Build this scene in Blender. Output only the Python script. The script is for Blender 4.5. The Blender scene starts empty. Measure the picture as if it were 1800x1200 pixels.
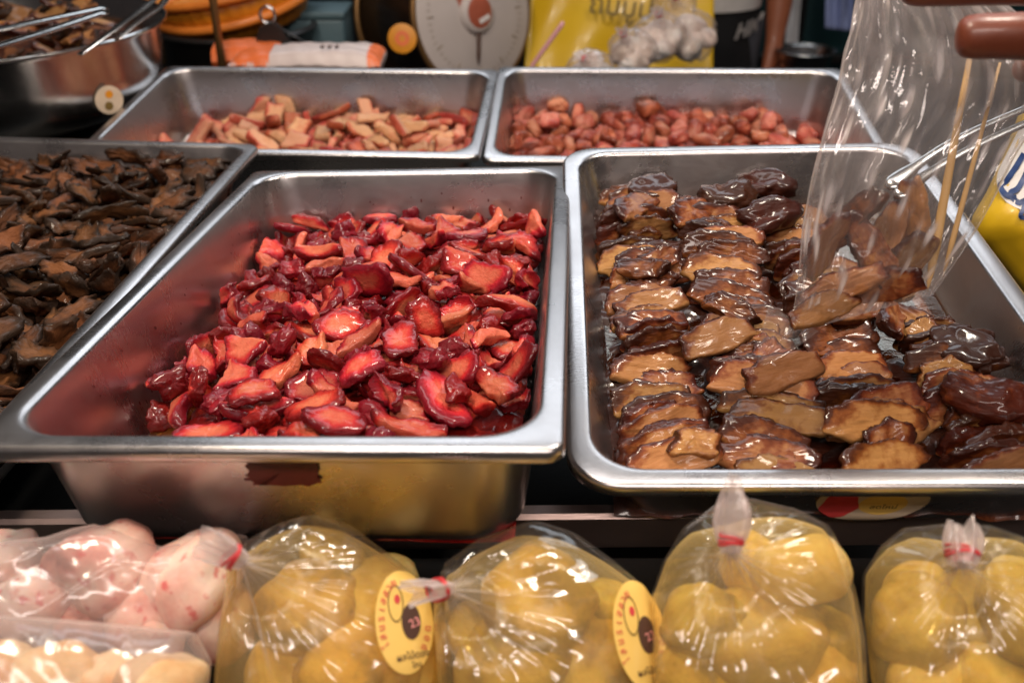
import bpy, bmesh, math, random
import numpy as np
from mathutils import Vector, Matrix, Quaternion, Euler
PI = math.pi
sc = bpy.context.scene
# ------------------------------------------------------------------ camera
PITCH = 29.0; FPX = 1700.0; CAMZ = 1.30
cam = bpy.data.cameras.new('camera'); camo = bpy.data.objects.new('camera', cam); sc.collection.objects.link(camo)
camo.location = (0, 0, CAMZ); camo.rotation_euler = (math.radians(90 - PITCH), 0, 0)
cam.sensor_width = 36; cam.lens = 36 * FPX / 1800; cam.clip_start = .02; cam.clip_end = 60
cam.dof.use_dof = True; cam.dof.focus_distance = .74; cam.dof.aperture_fstop = 6.0
sc.camera = camo
# ------------------------------------------------------------------ world + lamps
wd = bpy.data.worlds.new('World'); sc.world = wd; wd.use_nodes = True
wd.node_tree.nodes['Background'].inputs[0].default_value = (.30, .25, .245, 1)
wd.node_tree.nodes['Background'].inputs[1].default_value = .105
def lamp(name, loc, target, sx, sy, watts, col):
    l = bpy.data.lights.new(name, 'AREA'); l.shape = 'RECTANGLE'; l.size = sx; l.size_y = sy; l.energy = watts; l.color = col
    o = bpy.data.objects.new(name, l); sc.collection.objects.link(o); o.location = loc
    o.rotation_euler = (Vector(target) - Vector(loc)).to_track_quat('-Z', 'Y').to_euler(); return o
lamp('tube_lamp_far', (.25, 2.75, 2.35), (.1, .7, .95), 2.6, .7, 18, (.84, .92, 1.0))
lamp('fill_lamp_over', (.1, 1.0, 2.25), (.05, .8, .9), 1.7, .28, 8, (.95, .95, .96))  # unseen overhead fill, added to brighten steel and deepen the gaps
lamp('bulb_lamp_near', (-.35, .55, 2.2), (-.1, .7, .9), .20, .20, 13, (1, .85, .68))
lamp('bulb_lamp_right', (.55, .75, 2.15), (.2, .7, .9), .20, .20, 10, (1, .87, .72))
lamp('tube_lamp_front', (.0, -.5, 2.0), (0, .7, .9), 1.2, .16, 14, (1, .86, .78))
sc.view_settings.view_transform = 'Standard'; sc.view_settings.look = 'None'; sc.view_settings.exposure = -.1; sc.view_settings.gamma = 1
sc.render.engine = 'CYCLES'; sc.cycles.max_bounces = 10; sc.cycles.transparent_max_bounces = 24; sc.cycles.use_denoising = True
sc.cycles.sample_clamp_indirect = 4
_p = math.radians(PITCH); SP, CP = math.sin(_p), math.cos(_p)
def at(px, py, d):
    """world point seen at photo pixel (1800 x 1200) at distance d along the view axis"""
    r = (px - 900) / FPX * d; dn = (py - 600) / FPX * d
    return Vector((r, d * CP - dn * SP, CAMZ - d * SP - dn * CP))
# ------------------------------------------------------------------ materials
def mat(name):
    m = bpy.data.materials.new(name); m.use_nodes = True; nt = m.node_tree
    return m, nt, nt.nodes['Principled BSDF'], nt.nodes['Material Output']
def nd(nt, typ, **kw):
    n = nt.nodes.new(typ)
    for k, v in kw.items():
        if k.startswith('i_'):
            key = k[2:]; key = int(key) if key.isdigit() else key.replace('_', ' ')
            n.inputs[key].default_value = v
        else: setattr(n, k, v)
    return n
def rgb(*c): return (c[0], c[1], c[2], 1)
def noise(nt, scale, detail=4, rough=.55, dist=0, coord='Object', stretch=None):
    tc = nd(nt, 'ShaderNodeTexCoord'); n = nd(nt, 'ShaderNodeTexNoise', i_Scale=scale, i_Detail=detail, i_Roughness=rough, i_Distortion=dist)
    if stretch:
        mp = nd(nt, 'ShaderNodeMapping'); mp.inputs['Scale'].default_value = stretch
        nt.links.new(tc.outputs[coord], mp.inputs[0]); nt.links.new(mp.outputs[0], n.inputs['Vector'])
    else: nt.links.new(tc.outputs[coord], n.inputs['Vector'])
    return n
def ramp(nt, src, stops):
    r = nd(nt, 'ShaderNodeValToRGB'); e = r.color_ramp.elements
    while len(e) < len(stops): e.new(.5)
    for x, (p, c) in zip(e, stops): x.position = p; x.color = c if len(c) == 4 else rgb(*c)
    nt.links.new(src, r.inputs[0]); return r
def mixc(nt, fac, a, b, mode='MIX'):
    m = nd(nt, 'ShaderNodeMix', data_type='RGBA', blend_type=mode)
    for s, i in ((fac, 0), (a, 6), (b, 7)):
        if hasattr(s, 'type') and hasattr(s, 'is_linked'): nt.links.new(s, m.inputs[i])
        else: m.inputs[i].default_value = s if i == 0 else rgb(*s)
    return m.outputs[2]
def mathn(nt, op, a, b=0.0, clamp=False):
    m = nd(nt, 'ShaderNodeMath', operation=op, use_clamp=clamp)
    for s, i in ((a, 0), (b, 1)):
        if hasattr(s, 'is_linked'): nt.links.new(s, m.inputs[i])
        else: m.inputs[i].default_value = s
    return m.outputs[0]
def bump(nt, b, h, strength, dist):
    n = nd(nt, 'ShaderNodeBump', i_Strength=strength, i_Distance=dist); nt.links.new(h, n.inputs['Height']); nt.links.new(n.outputs[0], b.inputs['Normal']); return n

def plain(name, col, rough=.5, metal=0.0, var=.18, scale=30, bmp=0.0, coat=0.0, sss=0.0):
    m, nt, b, o = mat(name); n = noise(nt, scale, 4)
    c = mixc(nt, n.outputs[0], [x * (1 - var) for x in col], [min(1, x * (1 + var)) for x in col])
    nt.links.new(c, b.inputs['Base Color']); b.inputs['Metallic'].default_value = metal
    r = mathn(nt, 'MULTIPLY_ADD', n.outputs[0], .15); r.node.inputs[2].default_value = rough - .07; nt.links.new(r, b.inputs['Roughness'])
    if bmp: bump(nt, b, n.outputs[0], .5, bmp)
    if coat: b.inputs['Coat Weight'].default_value = coat; b.inputs['Coat Roughness'].default_value = .1
    if sss: b.inputs['Subsurface Weight'].default_value = sss; b.inputs['Subsurface Radius'].default_value = (.01, .005, .003); b.inputs['Subsurface Scale'].default_value = .4
    return m

def steel_mat(name, base=(.60, .565, .56), rough=.2, streak=(1, 14, 1)):
    m, nt, b, o = mat(name); b.inputs['Metallic'].default_value = 1
    n = noise(nt, 60, 5, .6, 0, 'Object', streak); sm = noise(nt, 9, 5, .65, .6); fine = noise(nt, 420, 2)
    c = mixc(nt, ramp(nt, sm.outputs[0], [(.35, (0, 0, 0)), (.72, (1, 1, 1))]).outputs[0], base, [x * .84 for x in base])
    nt.links.new(c, b.inputs['Base Color'])
    r = mathn(nt, 'MULTIPLY_ADD', sm.outputs[0], .34); r.node.inputs[2].default_value = rough - .12
    r2 = mathn(nt, 'MULTIPLY_ADD', n.outputs[0], .08); nt.links.new(r, r2.node.inputs[2]); nt.links.new(r2, b.inputs['Roughness'])
    h = mathn(nt, 'MULTIPLY_ADD', n.outputs[0], .5); nt.links.new(mathn(nt, 'MULTIPLY', fine.outputs[0], .3), h.node.inputs[2])
    h2 = mathn(nt, 'MULTIPLY_ADD', sm.outputs[0], 1.6); nt.links.new(h, h2.node.inputs[2])
    bump(nt, b, h2, .35, .0004)
    return m

def food_mat(name, flesh, mid, skin, flesh2=None, rough=.3, coat=.8, fine=.0006, sss=.12, hue=.03, grad=(-.05, .40, .85), stain=.5, fleck=None, fscale=260, fibre=None, dry=.35, vary=.7, val=.85):
    """cut flesh -> stained -> peel following the 'skin' attribute of the piece and an uneven soak; wet coat mostly on the peel; per-piece variation"""
    m, nt, b, o = mat(name)
    at_ = nd(nt, 'ShaderNodeAttribute', attribute_name='skin'); oi = nd(nt, 'ShaderNodeObjectInfo')
    n0 = noise(nt, 38, 3, .6, .6); n1 = noise(nt, 110, 4, .65); n2 = noise(nt, fscale, 4, .6, 0, 'Object', fibre); n3 = noise(nt, fscale * 2.6, 2, .5)
    s = mathn(nt, 'MULTIPLY_ADD', mathn(nt, 'SUBTRACT', n0.outputs[0], .5), stain * 1.6); nt.links.new(at_.outputs['Fac'], s.node.inputs[2])
    s2 = mathn(nt, 'MULTIPLY_ADD', mathn(nt, 'SUBTRACT', n1.outputs[0], .5), stain); nt.links.new(s, s2.node.inputs[2])
    r3 = mathn(nt, 'FRACT', mathn(nt, 'MULTIPLY', oi.outputs['Random'], 3.77)); s3 = mathn(nt, 'MULTIPLY_ADD', mathn(nt, 'SUBTRACT', r3, .5), stain * vary); nt.links.new(s2, s3.node.inputs[2])
    mr = nd(nt, 'ShaderNodeMapRange', i_1=-.2, i_2=1.2); nt.links.new(s3, mr.inputs[0])
    f0 = flesh2 or [x * .72 for x in flesh]; mp = lambda v: (v + .2) / 1.4
    c = ramp(nt, mr.outputs[0], [(0, flesh), (mp(grad[0]), flesh), (mp(grad[1]), mid), (mp(grad[2]), skin), (1, [x * .6 for x in skin])]).outputs[0]
    c = mixc(nt, mathn(nt, 'MULTIPLY', n2.outputs[0], .8), c, [a / max(f, .02) * .78 for a, f in zip(f0, flesh)], 'MULTIPLY')
    if fleck:
        fl = ramp(nt, n3.outputs[0], [(.60, (0, 0, 0)), (.70, (1, 1, 1))]); c = mixc(nt, mathn(nt, 'MULTIPLY', fl.outputs[0], .6), c, fleck)
    hs = nd(nt, 'ShaderNodeHueSaturation'); nt.links.new(c, hs.inputs['Color'])
    v = mathn(nt, 'MULTIPLY_ADD', oi.outputs['Random'], .5); v.node.inputs[2].default_value = val; nt.links.new(v, hs.inputs['Value'])
    r7 = mathn(nt, 'FRACT', mathn(nt, 'MULTIPLY', oi.outputs['Random'], 7.31)); h = mathn(nt, 'MULTIPLY_ADD', r7, hue); h.node.inputs[2].default_value = .5 - hue / 2; nt.links.new(h, hs.inputs['Hue'])
    nt.links.new(hs.outputs[0], b.inputs['Base Color'])
    wet = nd(nt, 'ShaderNodeMapRange', i_1=.15, i_2=.85, i_3=dry, i_4=1.0); nt.links.new(mr.outputs[0], wet.inputs[0])
    nt.links.new(mathn(nt, 'MULTIPLY', wet.outputs[0], coat), b.inputs['Coat Weight']); b.inputs['Coat Roughness'].default_value = .09
    rr = mathn(nt, 'MULTIPLY_ADD', n1.outputs[0], .3); rr.node.inputs[2].default_value = rough - .02; nt.links.new(rr, b.inputs['Roughness'])
    b.inputs['Specular IOR Level'].default_value = .2
    b.inputs['Subsurface Weight'].default_value = sss; b.inputs['Subsurface Radius'].default_value = (.012, .004, .002); b.inputs['Subsurface Scale'].default_value = .25
    hh = mathn(nt, 'MULTIPLY_ADD', n3.outputs[0], .35); nt.links.new(n2.outputs[0], hh.node.inputs[2])
    bump(nt, b, hh, .8, fine)
    return m

def clear_mat(name, tint=(1, 1, 1), gloss=(1, 1, 1), rough=.07, f0=.05, f1=.75, haze=0.0, hazecol=(.85, .8, .78), bscale=90, bdist=.0012, attr=None, power=3.0):
    """thin clear film or a liquid surface: see-through, fresnel gloss, milky scatter and painted highlight streaks in the folds"""
    m, nt, b, o = mat(name); nt.nodes.remove(b)
    t = nd(nt, 'ShaderNodeBsdfTransparent', i_Color=rgb(*tint)); g = nd(nt, 'ShaderNodeBsdfGlossy', i_Color=rgb(*gloss), i_Roughness=rough)
    n1 = noise(nt, bscale, 5, .6, 1.2); bp = nd(nt, 'ShaderNodeBump', i_Strength=.6, i_Distance=bdist); nt.links.new(n1.outputs[0], bp.inputs['Height']); nt.links.new(bp.outputs[0], g.inputs['Normal'])
    lw = nd(nt, 'ShaderNodeLayerWeight', i_Blend=.5); nt.links.new(bp.outputs[0], lw.inputs['Normal'])
    fp = mathn(nt, 'POWER', lw.outputs['Facing'], power); f = mathn(nt, 'MULTIPLY_ADD', fp, f1 - f0); f.node.inputs[2].default_value = f0
    mx = nd(nt, 'ShaderNodeMixShader'); nt.links.new(f, mx.inputs[0]); nt.links.new(t.outputs[0], mx.inputs[1]); nt.links.new(g.outputs[0], mx.inputs[2]); out = mx
    if haze or attr:
        d = nd(nt, 'ShaderNodeBsdfDiffuse', i_Color=rgb(*hazecol)); tr = nd(nt, 'ShaderNodeBsdfTranslucent', i_Color=rgb(*hazecol)); ad = nd(nt, 'ShaderNodeMixShader', i_0=.5)
        nt.links.new(d.outputs[0], ad.inputs[1]); nt.links.new(tr.outputs[0], ad.inputs[2])
        hz = nd(nt, 'ShaderNodeValue'); hz.outputs[0].default_value = haze; hv = hz.outputs[0]
        if attr:
            aa = nd(nt, 'ShaderNodeAttribute', attribute_name=attr); hv = mathn(nt, 'ADD', aa.outputs['Fac'], haze)
        fq = mathn(nt, 'MULTIPLY_ADD', fp, 1.4); fq.node.inputs[2].default_value = .7
        hv = mathn(nt, 'MULTIPLY', hv, fq)
        hv = mathn(nt, 'MINIMUM', hv, .92)
        m2 = nd(nt, 'ShaderNodeMixShader'); nt.links.new(hv, m2.inputs[0]); nt.links.new(mx.outputs[0], m2.inputs[1]); nt.links.new(ad.outputs[0], m2.inputs[2]); out = m2
    nt.links.new(out.outputs[0], o.inputs[0]); return m

M = {}
M['steel'] = steel_mat('brushed_steel'); M['steel_plain'] = steel_mat('bowl_steel', (.62, .61, .60), .12, (1, 1, 1))
M['red'] = food_mat('red_fruit', (.57, .150, .080), (.45, .017, .016), (.20, .003, .008), (.50, .095, .045), .36, .6, .0015, .14, .010, (-.10, .32, .72), .46, fscale=320, dry=.5)
M['brown'] = food_mat('brown_slices', (.52, .245, .085), (.26, .070, .016), (.085, .016, .004), (.38, .14, .04), .36, .6, .0010, .05, .02, (-.08, .24, .56), .95, fscale=150, fibre=(.4, 2.4, 2.4), dry=.35, vary=1.0, val=.52)
M['strip'] = food_mat('dark_strips', (.17, .064, .022), (.080, .030, .011), (.032, .015, .007), (.12, .042, .014), .50, .2, .0018, .0, .012, (-.1, .33, .85), .8, fscale=170, fibre=(.4, 2.5, 2.5))
M['chunk'] = food_mat('pink_chunks', (.60, .29, .17), (.52, .13, .08), (.38, .055, .032), (.52, .28, .14), .42, .3, .0010, .1, .02, (.0, .35, .9), .55, vary=1.5)
M['plum'] = food_mat('small_plums', (.56, .215, .14), (.46, .115, .068), (.24, .040, .022), (.48, .16, .09), .42, .45, .0016, .1, .02, (.1, .5, .95), .6, vary=1.2)
M['yellow'] = food_mat('yellow_fruit', (.82, .67, .33), (.76, .58, .22), (.56, .38, .10), (.72, .54, .20), .5, .0, .0012, .3, .02, (-.05, .4, .95), 1.0)
M['pale'] = food_mat('pale_fruit', (.86, .70, .60), (.80, .56, .46), (.70, .34, .28), (.80, .60, .5), .5, .0, .0012, .3, .01, (.2, .6, 1.0), .6, (.52, .02, .03), 62, (1.6, .7, 1))
M['cream'] = food_mat('cream_fruit', (.72, .55, .34), (.66, .42, .20), (.56, .28, .11), (.66, .46, .24), .5, .0, .0012, .25, .01, (.2, .6, 1.0), .7)
M['white_food'] = food_mat('white_food', (.80, .76, .73), (.74, .66, .62), (.60, .48, .42), None, .5, .1, .0008, .1, .02)
M['film'] = clear_mat('clear_film', (.98, .97, .955), (1, 1, 1), .11, .07, .46, .02, (.90, .83, .79), 16, .0005, 'haze_glint', 4.0)
M['film_held'] = clear_mat('held_film', (.985, .98, .975), (1, 1, 1), .07, .06, .70, .012, (.88, .80, .78), 30, .0010, 'haze_glint')
M['film_tail'] = clear_mat('film_tail', (.97, .95, .94), (1, 1, 1), .12, .08, .6, .13, (.88, .76, .73), 90, .0016, 'haze_glint', 2.0)
M['film_pink'] = clear_mat('pink_film', (.985, .95, .95), (1, 1, 1), .17, .07, .45, .24, (.88, .76, .74), 14, .0006, 'haze_glint', 4.0)
M['brine'] = clear_mat('yellow_brine', (.96, .87, .56), (1, .95, .8), .16, .02, .3, .30, (.90, .72, .34), 40, .0008)
M['red_syrup'] = clear_mat('red_syrup', (.62, .24, .045), (1, .96, .9), .05, .05, .9, .06, (.5, .2, .05), 45, .0015)
M['brown_syrup'] = clear_mat('brown_syrup', (.55, .26, .07), (1, .95, .85), .05, .05, .9, .04, (.2, .07, .02), 45, .0012)
M['band'] = plain('red_rubber', (.55, .035, .04), .45); M['label'] = plain('label_yellow', (.80, .52, .13), .42, 0, .04, 40, 0, .4)
M['ink_red'] = plain('ink_red', (.56, .05, .05), .5); M['ink_dark'] = plain('ink_dark', (.07, .03, .02), .5); M['ink_pink'] = plain('ink_pink', (.72, .28, .26), .5)
M['ink_blue'] = plain('ink_blue', (.01, .035, .14), .45); M['ink_white'] = plain('ink_white', (.70, .66, .64), .6); M['ink_olive'] = plain('ink_olive', (.16, .10, .02), .55)
M['black'] = plain('black_cloth', (.006, .006, .006), .75, 0, .3, 200, .0006); M['black_plastic'] = plain('black_plastic', (.012, .011, .011), .35)
M['dark_paint'] = plain('dark_red_paint', (.085, .008, .006), .5, 0, .35, 60)
M['orange'] = plain('orange_plastic', (.66, .23, .012), .45, 0, .15, 20); M['orange_rim'] = plain('orange_rim', (.72, .21, .03), .4)
M['pack_white'] = plain('pack_white', (.60, .50, .48), .4); M['pack_orange'] = plain('pack_orange', (.75, .16, .04), .4)
M['bronze'] = plain('bronze_trim', (.24, .13, .05), .4, .7); M['dial'] = plain('dial_white', (.50, .44, .42), .5, 0, .12, 14); M['dial_red'] = plain('dial_red', (.36, .09, .05), .4)
M['dark_enamel'] = plain('dark_enamel', (.012, .007, .005), .3); M['sticker_orange'] = plain('sticker_orange', (.68, .26, .012), .45); M['sticker_pale'] = plain('sticker_pale', (.60, .48, .36), .45)
M['yellow_plastic'] = plain('yellow_plastic', (.70, .43, .012), .4, 0, .12, 9, 0, .2); M['pink_plastic'] = plain('pink_plastic', (.70, .34, .36), .4)
M['teal'] = plain('teal_board', (.006, .045, .052), .5, 0, .5, 4); M['dark_wall'] = plain('dark_wall', (.008, .010, .010), .8); M['blue_cloth'] = plain('blue_cloth', (.22, .26, .46), .7)
M['shirt'] = plain('black_shirt', (.008, .008, .010), .85, 0, .3, 80, .001); M['skin'] = plain('skin', (.36, .115, .055), .48, 0, .16, 45, .0006, .15, .15)
M['hand_skin'] = plain('hand_skin', (.16, .038, .017), .42, 0, .22, 70, .0008, .2, .18); M['nail'] = plain('nail', (.30, .11, .075), .3)
M['wood'] = plain('skewer_wood', (.55, .32, .10), .5, 0, .2, 40); M['ledge'] = steel_mat('ledge_steel', (.42, .31, .28), .3, (1, 20, 20))
M['teal_box'] = plain('blue_grey_box', (.07, .12, .14), .5)
M['wall_trousers'] = plain('grey_trousers', (.04, .04, .05), .8); M['hair'] = plain('black_hair', (.012, .009, .008), .5)
# ------------------------------------------------------------------ shape generators (numpy -> verts, faces, attribute)
def sinnoise(seed, scale, n=7):
    r = np.random.RandomState(seed)
    k = r.normal(size=(n, 3)); k /= np.linalg.norm(k, axis=1)[:, None]
    k *= (r.uniform(.6, 1.7, n) / scale * 2 * PI)[:, None]
    ph = r.uniform(0, 2 * PI, n)
    return lambda p: np.sin(np.asarray(p) @ k.T + ph).sum(-1) / math.sqrt(n)

def slab(outline, t, rings=5, p=5.0, bend=0.0, twist=0.0, rough=0.0, seed=0, skin_arc=None, edge_rough=0.0, taper=0.0, cup=0.0, sk0=.30, fib=0.0):
    """closed slice: outline (N,2) metres, thickness t; attribute skin = 0 flesh .. 1 peel"""
    o = np.asarray(outline, float); N = len(o); c = o.mean(0)
    rad = [0.0] + [1 - (1 - i / rings) ** 2.3 for i in range(1, rings + 1)]
    V = []; S = []; F = []
    def lay(sign):
        idx = []
        for j, r in enumerate(rad):
            z = sign * t / 2 * (max(0, 1 - r ** (p * 1.9))) ** (1 / 2.6)
            if j == 0:
                idx.append([len(V)]); V.append((c[0], c[1], z)); S.append(0); continue
            if j == len(rad) - 1 and sign < 0:
                idx.append(edge); continue
            ring = []
            for i in range(N):
                q = c + (o[i] - c) * r
                ring.append(len(V)); V.append((q[0], q[1], z))
                s = np.clip((r - sk0) / (1 - sk0), 0, 1) ** 1.6
                if skin_arc is not None:
                    a = i / N
                    w = np.clip(min(a - skin_arc[0], skin_arc[1] - a) * 14 + .5, 0, 1)
                    s *= w
                S.append(s)
            idx.append(ring)
        return idx
    edge = None
    top = lay(1); edge = top[-1]; bot = lay(-1)
    for L, flip in ((top, 0), (bot, 1)):
        for i in range(N):
            k = (i + 1) % N
            f = (L[0][0], L[1][i], L[1][k]); F.append(f[::-1] if flip else f)
            for j in range(1, len(L) - 1):
                f = (L[j][i], L[j + 1][i], L[j + 1][k], L[j][k]); F.append(f[::-1] if flip else f)
    V = np.array(V); S = np.array(S, float)
    span = np.ptp(o, axis=0).max()
    if taper: V[:, 2] *= 1 + taper * V[:, 1] / span * 2
    if edge_rough:
        n1 = sinnoise(seed + 5, .007); n2 = sinnoise(seed + 6, .0035)
        d = V - [c[0], c[1], 0]; l = np.linalg.norm(d, axis=1)[:, None] + 1e-6
        V = V + d / l * ((n1(V) * .6 + n2(V) * .4) * edge_rough * np.clip(S * 1.4, 0, 1))[:, None]
    if rough:
        for k in range(3):
            V[:, k] += sinnoise(seed * 3 + k, span * .45)(V) * rough
            V[:, k] += sinnoise(seed * 3 + k + 40, span * .16)(V) * rough * .3
    if fib:
        fn = sinnoise(seed + 21, .0042); V[:, 2] += fib * fn(V * [.18, 1.0, .5]) * np.sign(V[:, 2] + 1e-9)
    if bend:
        V[:, 2] += bend * (V[:, 0] / span * 2) ** 2 * span
    if cup:
        V[:, 2] += cup * (V[:, 1] / span * 2) ** 2 * span
    if twist:
        a = twist * V[:, 0] / span
        y, z = V[:, 1].copy(), V[:, 2].copy()
        V[:, 1] = y * np.cos(a) - z * np.sin(a); V[:, 2] = y * np.sin(a) + z * np.cos(a)
    V -= (V.max(0) + V.min(0)) / 2
    return V, F, S

def blob(rx, ry, rz, seed=0, rough=.12, nu=22, nv=14, sq=2.0, dent=0.0):
    """lumpy rounded piece, superellipsoid exponent sq"""
    V = []; F = []
    def sp(v): return np.sign(v) * abs(v) ** (2 / sq)
    for j in range(nv + 1):
        ph = -PI / 2 + PI * j / nv
        if j in (0, nv):
            V.append((0, 0, rz * (-1 if j == 0 else 1))); continue
        for i in range(nu):
            th = 2 * PI * i / nu
            V.append((rx * sp(math.cos(th)) * sp(math.cos(ph)), ry * sp(math.sin(th)) * sp(math.cos(ph)), rz * sp(math.sin(ph))))
    R = lambda j, i: 1 + (j - 1) * nu + i % nu
    for i in range(nu):
        F.append((0, R(1, i + 1), R(1, i)))
        for j in range(1, nv - 1): F.append((R(j, i), R(j, i + 1), R(j + 1, i + 1), R(j + 1, i)))
        F.append((len(V) - 1, R(nv - 1, i), R(nv - 1, i + 1)))
    V = np.array(V); m = (rx + ry + rz) / 3
    n = sinnoise(seed, m * 2.4)(V) * .75 + sinnoise(seed + 9, m * .9)(V) * .3
    V = V * (1 + rough * n)[:, None]
    if dent: V[:, 2] -= dent * m * np.exp(-((V[:, 0] / (rx * .5)) ** 2 + (V[:, 1] / (ry * .5)) ** 2)) * (V[:, 2] > 0)
    S = np.clip(.5 + .5 * n, 0, 1)
    return V, F, S

def ell(a, b, N=34, pw=2.0, seed=0, wob=.06, flat=None, a0=0.0):
    r = np.random.RandomState(seed); ph = r.uniform(0, 6.28, 5); am = r.uniform(.3, 1, 5)
    P = []
    for i in range(N):
        th = 2 * PI * i / N + a0
        c, s = math.cos(th), math.sin(th)
        k = 1 + wob * sum(am[m] * math.sin((m + 2) * th + ph[m]) / (1 + .4 * m) for m in range(5))
        x = a * math.copysign(abs(c) ** (2 / pw), c) * k; y = b * math.copysign(abs(s) ** (2 / pw), s) * k
        if flat is not None: y = max(y, flat * b)
        P.append((x, y))
    return np.array(P)

def poly(pts, N=34, seed=0, jit=.0):
    """resample a polygon evenly, corners slightly rounded"""
    p = np.array(pts, float); q = np.roll(p, -1, 0); d = np.linalg.norm(q - p, axis=1); s = np.r_[0, np.cumsum(d)]
    out = []
    for u in np.linspace(0, s[-1], N, endpoint=False):
        i = min(np.searchsorted(s, u, 'right') - 1, len(p) - 1)
        out.append(p[i] + (q[i] - p[i]) * (u - s[i]) / d[i])
    out = np.array(out); out = (np.roll(out, 1, 0) + 2 * out + np.roll(out, -1, 0)) / 4
    return out

def red_shapes():
    L = []
    L.append(slab(ell(.028, .019, 48, 2.3, 1, .05, flat=-.55), .0072, 7, 6, .03, .2, .0005, 1, None, .0013))
    L.append(slab(ell(.023, .0165, 48, 2.3, 2, .08, flat=-.6), .0065, 7, 6, .06, -.2, .0006, 2, None, .0014))
    L.append(slab(ell(.021, .0125, 44, 2.3, 3, .07), .0075, 7, 5, .04, .3, .0006, 3, None, .0013))
    L.append(slab(ell(.0175, .012, 44, 2.4, 4, .1), .007, 7, 5, -.07, .3, .0007, 4, None, .0013))
    L.append(slab(ell(.023, .0095, 44, 2.0, 5, .08, flat=-.5), .0090, 7, 4, .12, .5, .0008, 5, (.0, .55), .0013, .5))
    L.append(slab(ell(.021, .0085, 44, 2.0, 6, .1, flat=-.4), .0095, 7, 4, .14, -.4, .0008, 6, (.0, .52), .0013, .6))
    L.append(slab(poly([(-.016, -.012), (.018, -.010), (.006, .017), (-.008, .015)], 44), .007, 7, 6, .05, .2, .0009, 7, (.3, 1.0), .0012))
    L.append(slab(poly([(-.018, -.010), (.019, -.012), (.011, .012), (-.011, .015)], 44), .0068, 7, 6, .06, -.3, .0009, 8, (.3, 1.0), .0013))
    L.append(slab(poly([(-.012, -.013), (.013, -.010), (.010, .014), (-.009, .012)], 44), .009, 7, 5, -.05, .3, .0010, 9, (.0, .6), .0013))
    L.append(slab(ell(.014, .012, 42, 2.2, 10, .1, flat=-.5), .0105, 7, 3.2, .14, .5, .0014, 10, None, .0018))
    for k, (a, b, c) in enumerate(((.0125, .0095, .0072), (.0145, .009, .0062), (.011, .0095, .0075), (.013, .0075, .0055))):
        V, F, S = blob(a, b, c, 60 + k, .36, 34, 20, 2.4)
        n = sinnoise(700 + k, .0045); V = V * (1 + .075 * n(V))[:, None]; L.append((V, F, np.clip(.66 + .5 * S, 0, 1)))
    L.append(slab(ell(.0175, .0110, 42, 2.1, 15, .12, flat=-.4), .0060, 7, 4, .28, .7, .0013, 15, None, .0016, 0, .1))
    L.append(slab(ell(.0195, .0145, 44, 2.4, 16, .1, flat=-.3), .0078, 7, 5, .16, -.6, .0010, 16, (.0, .62), .0014))
    return L

def brown_shapes():
    L = []
    for k in range(10):
        r = np.random.RandomState(300 + k)
        a = r.uniform(.026, .041); b = r.uniform(.0105, .0155)
        pts = [(-a, -b * r.uniform(.5, .9)), (-a * .5, -b), (a * .4, -b * r.uniform(.85, 1)), (a, -b * r.uniform(.4, .9)), (a * r.uniform(.85, .98), b * .5), (a * .35, b * r.uniform(.85, 1.05)), (-a * .4, b), (-a * r.uniform(.85, 1), b * r.uniform(.3, .7))]
        o = poly(pts, 64); nz = sinnoise(340 + k, .008)(np.c_[o, np.zeros(64)]); o = o * (1 + .03 * nz)[:, None]
        L.append(slab(o, r.uniform(.0060, .0092), 9, 9, r.uniform(-.03, .06), r.uniform(-.3, .3), .0010, 300 + k, (.42, .98), .0012, r.uniform(-.3, .4), 0, .62, .0003))
    for k in range(4):
        r = np.random.RandomState(320 + k); a, b = r.uniform(.015, .023), r.uniform(.010, .013)
        o = poly([(-a, -b), (a * .7, -b * .9), (a, b * .3), (a * .2, b), (-a * .8, b * .7)], 52); nz = sinnoise(350 + k, .008)(np.c_[o, np.zeros(52)]); o = o * (1 + .025 * nz)[:, None]
        L.append(slab(o, r.uniform(.0065, .0095), 8, 7, r.uniform(-.05, .1), r.uniform(-.4, .4), .0014, 320 + k, (.35, 1.0), .0016, .3, 0, .55, .0003))
    for k in range(3):
        r = np.random.RandomState(360 + k)
        V, F, S = blob(r.uniform(.026, .033), r.uniform(.015, .019), r.uniform(.010, .013), 360 + k, .24, 34, 22, 2.5, .2); n = sinnoise(380 + k, .007)
        V = V * (1 + .05 * n(V))[:, None]; L.append((V, F, np.clip(.55 + .5 * S, 0, 1)))
    return L

def strip_shapes():
    L = []
    for k in range(10):
        r = np.random.RandomState(400 + k)
        a = r.uniform(.018, .036); b = r.uniform(.0062, .0110)
        if k >= 7: a *= .7; b *= 1.5
        o = ell(a, b, 40, 3.0, 400 + k, .16); nz = sinnoise(440 + k, .008)(np.c_[o, np.zeros(40)]); o = o * (1 + .06 * nz)[:, None]
        L.append(slab(o, r.uniform(.0050, .0090), 6, 3.6, r.uniform(-.08, .2), r.uniform(-1.0, 1.0), .0019, 400 + k, None, .0016, 0, r.uniform(-.0, .15), .45, .0006))
    return L

def chunk_shapes():
    L = []
    for k in range(10):
        r = np.random.RandomState(500 + k)
        a, b = r.uniform(.016, .036), r.uniform(.011, .020)
        o = poly([(-a, -b * r.uniform(.5, 1.1)), (a * r.uniform(.6, 1), -b), (a, b * r.uniform(.0, 1)), (-a * r.uniform(.1, 1), b)], 36)
        L.append(slab(o, r.uniform(.008, .014), 5, 9, r.uniform(-.04, .04), r.uniform(-.3, .3), .0010, 500 + k, (.0, r.uniform(.35, .6)), .0006, r.uniform(-.5, .5), 0, .5))
    return L

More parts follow.
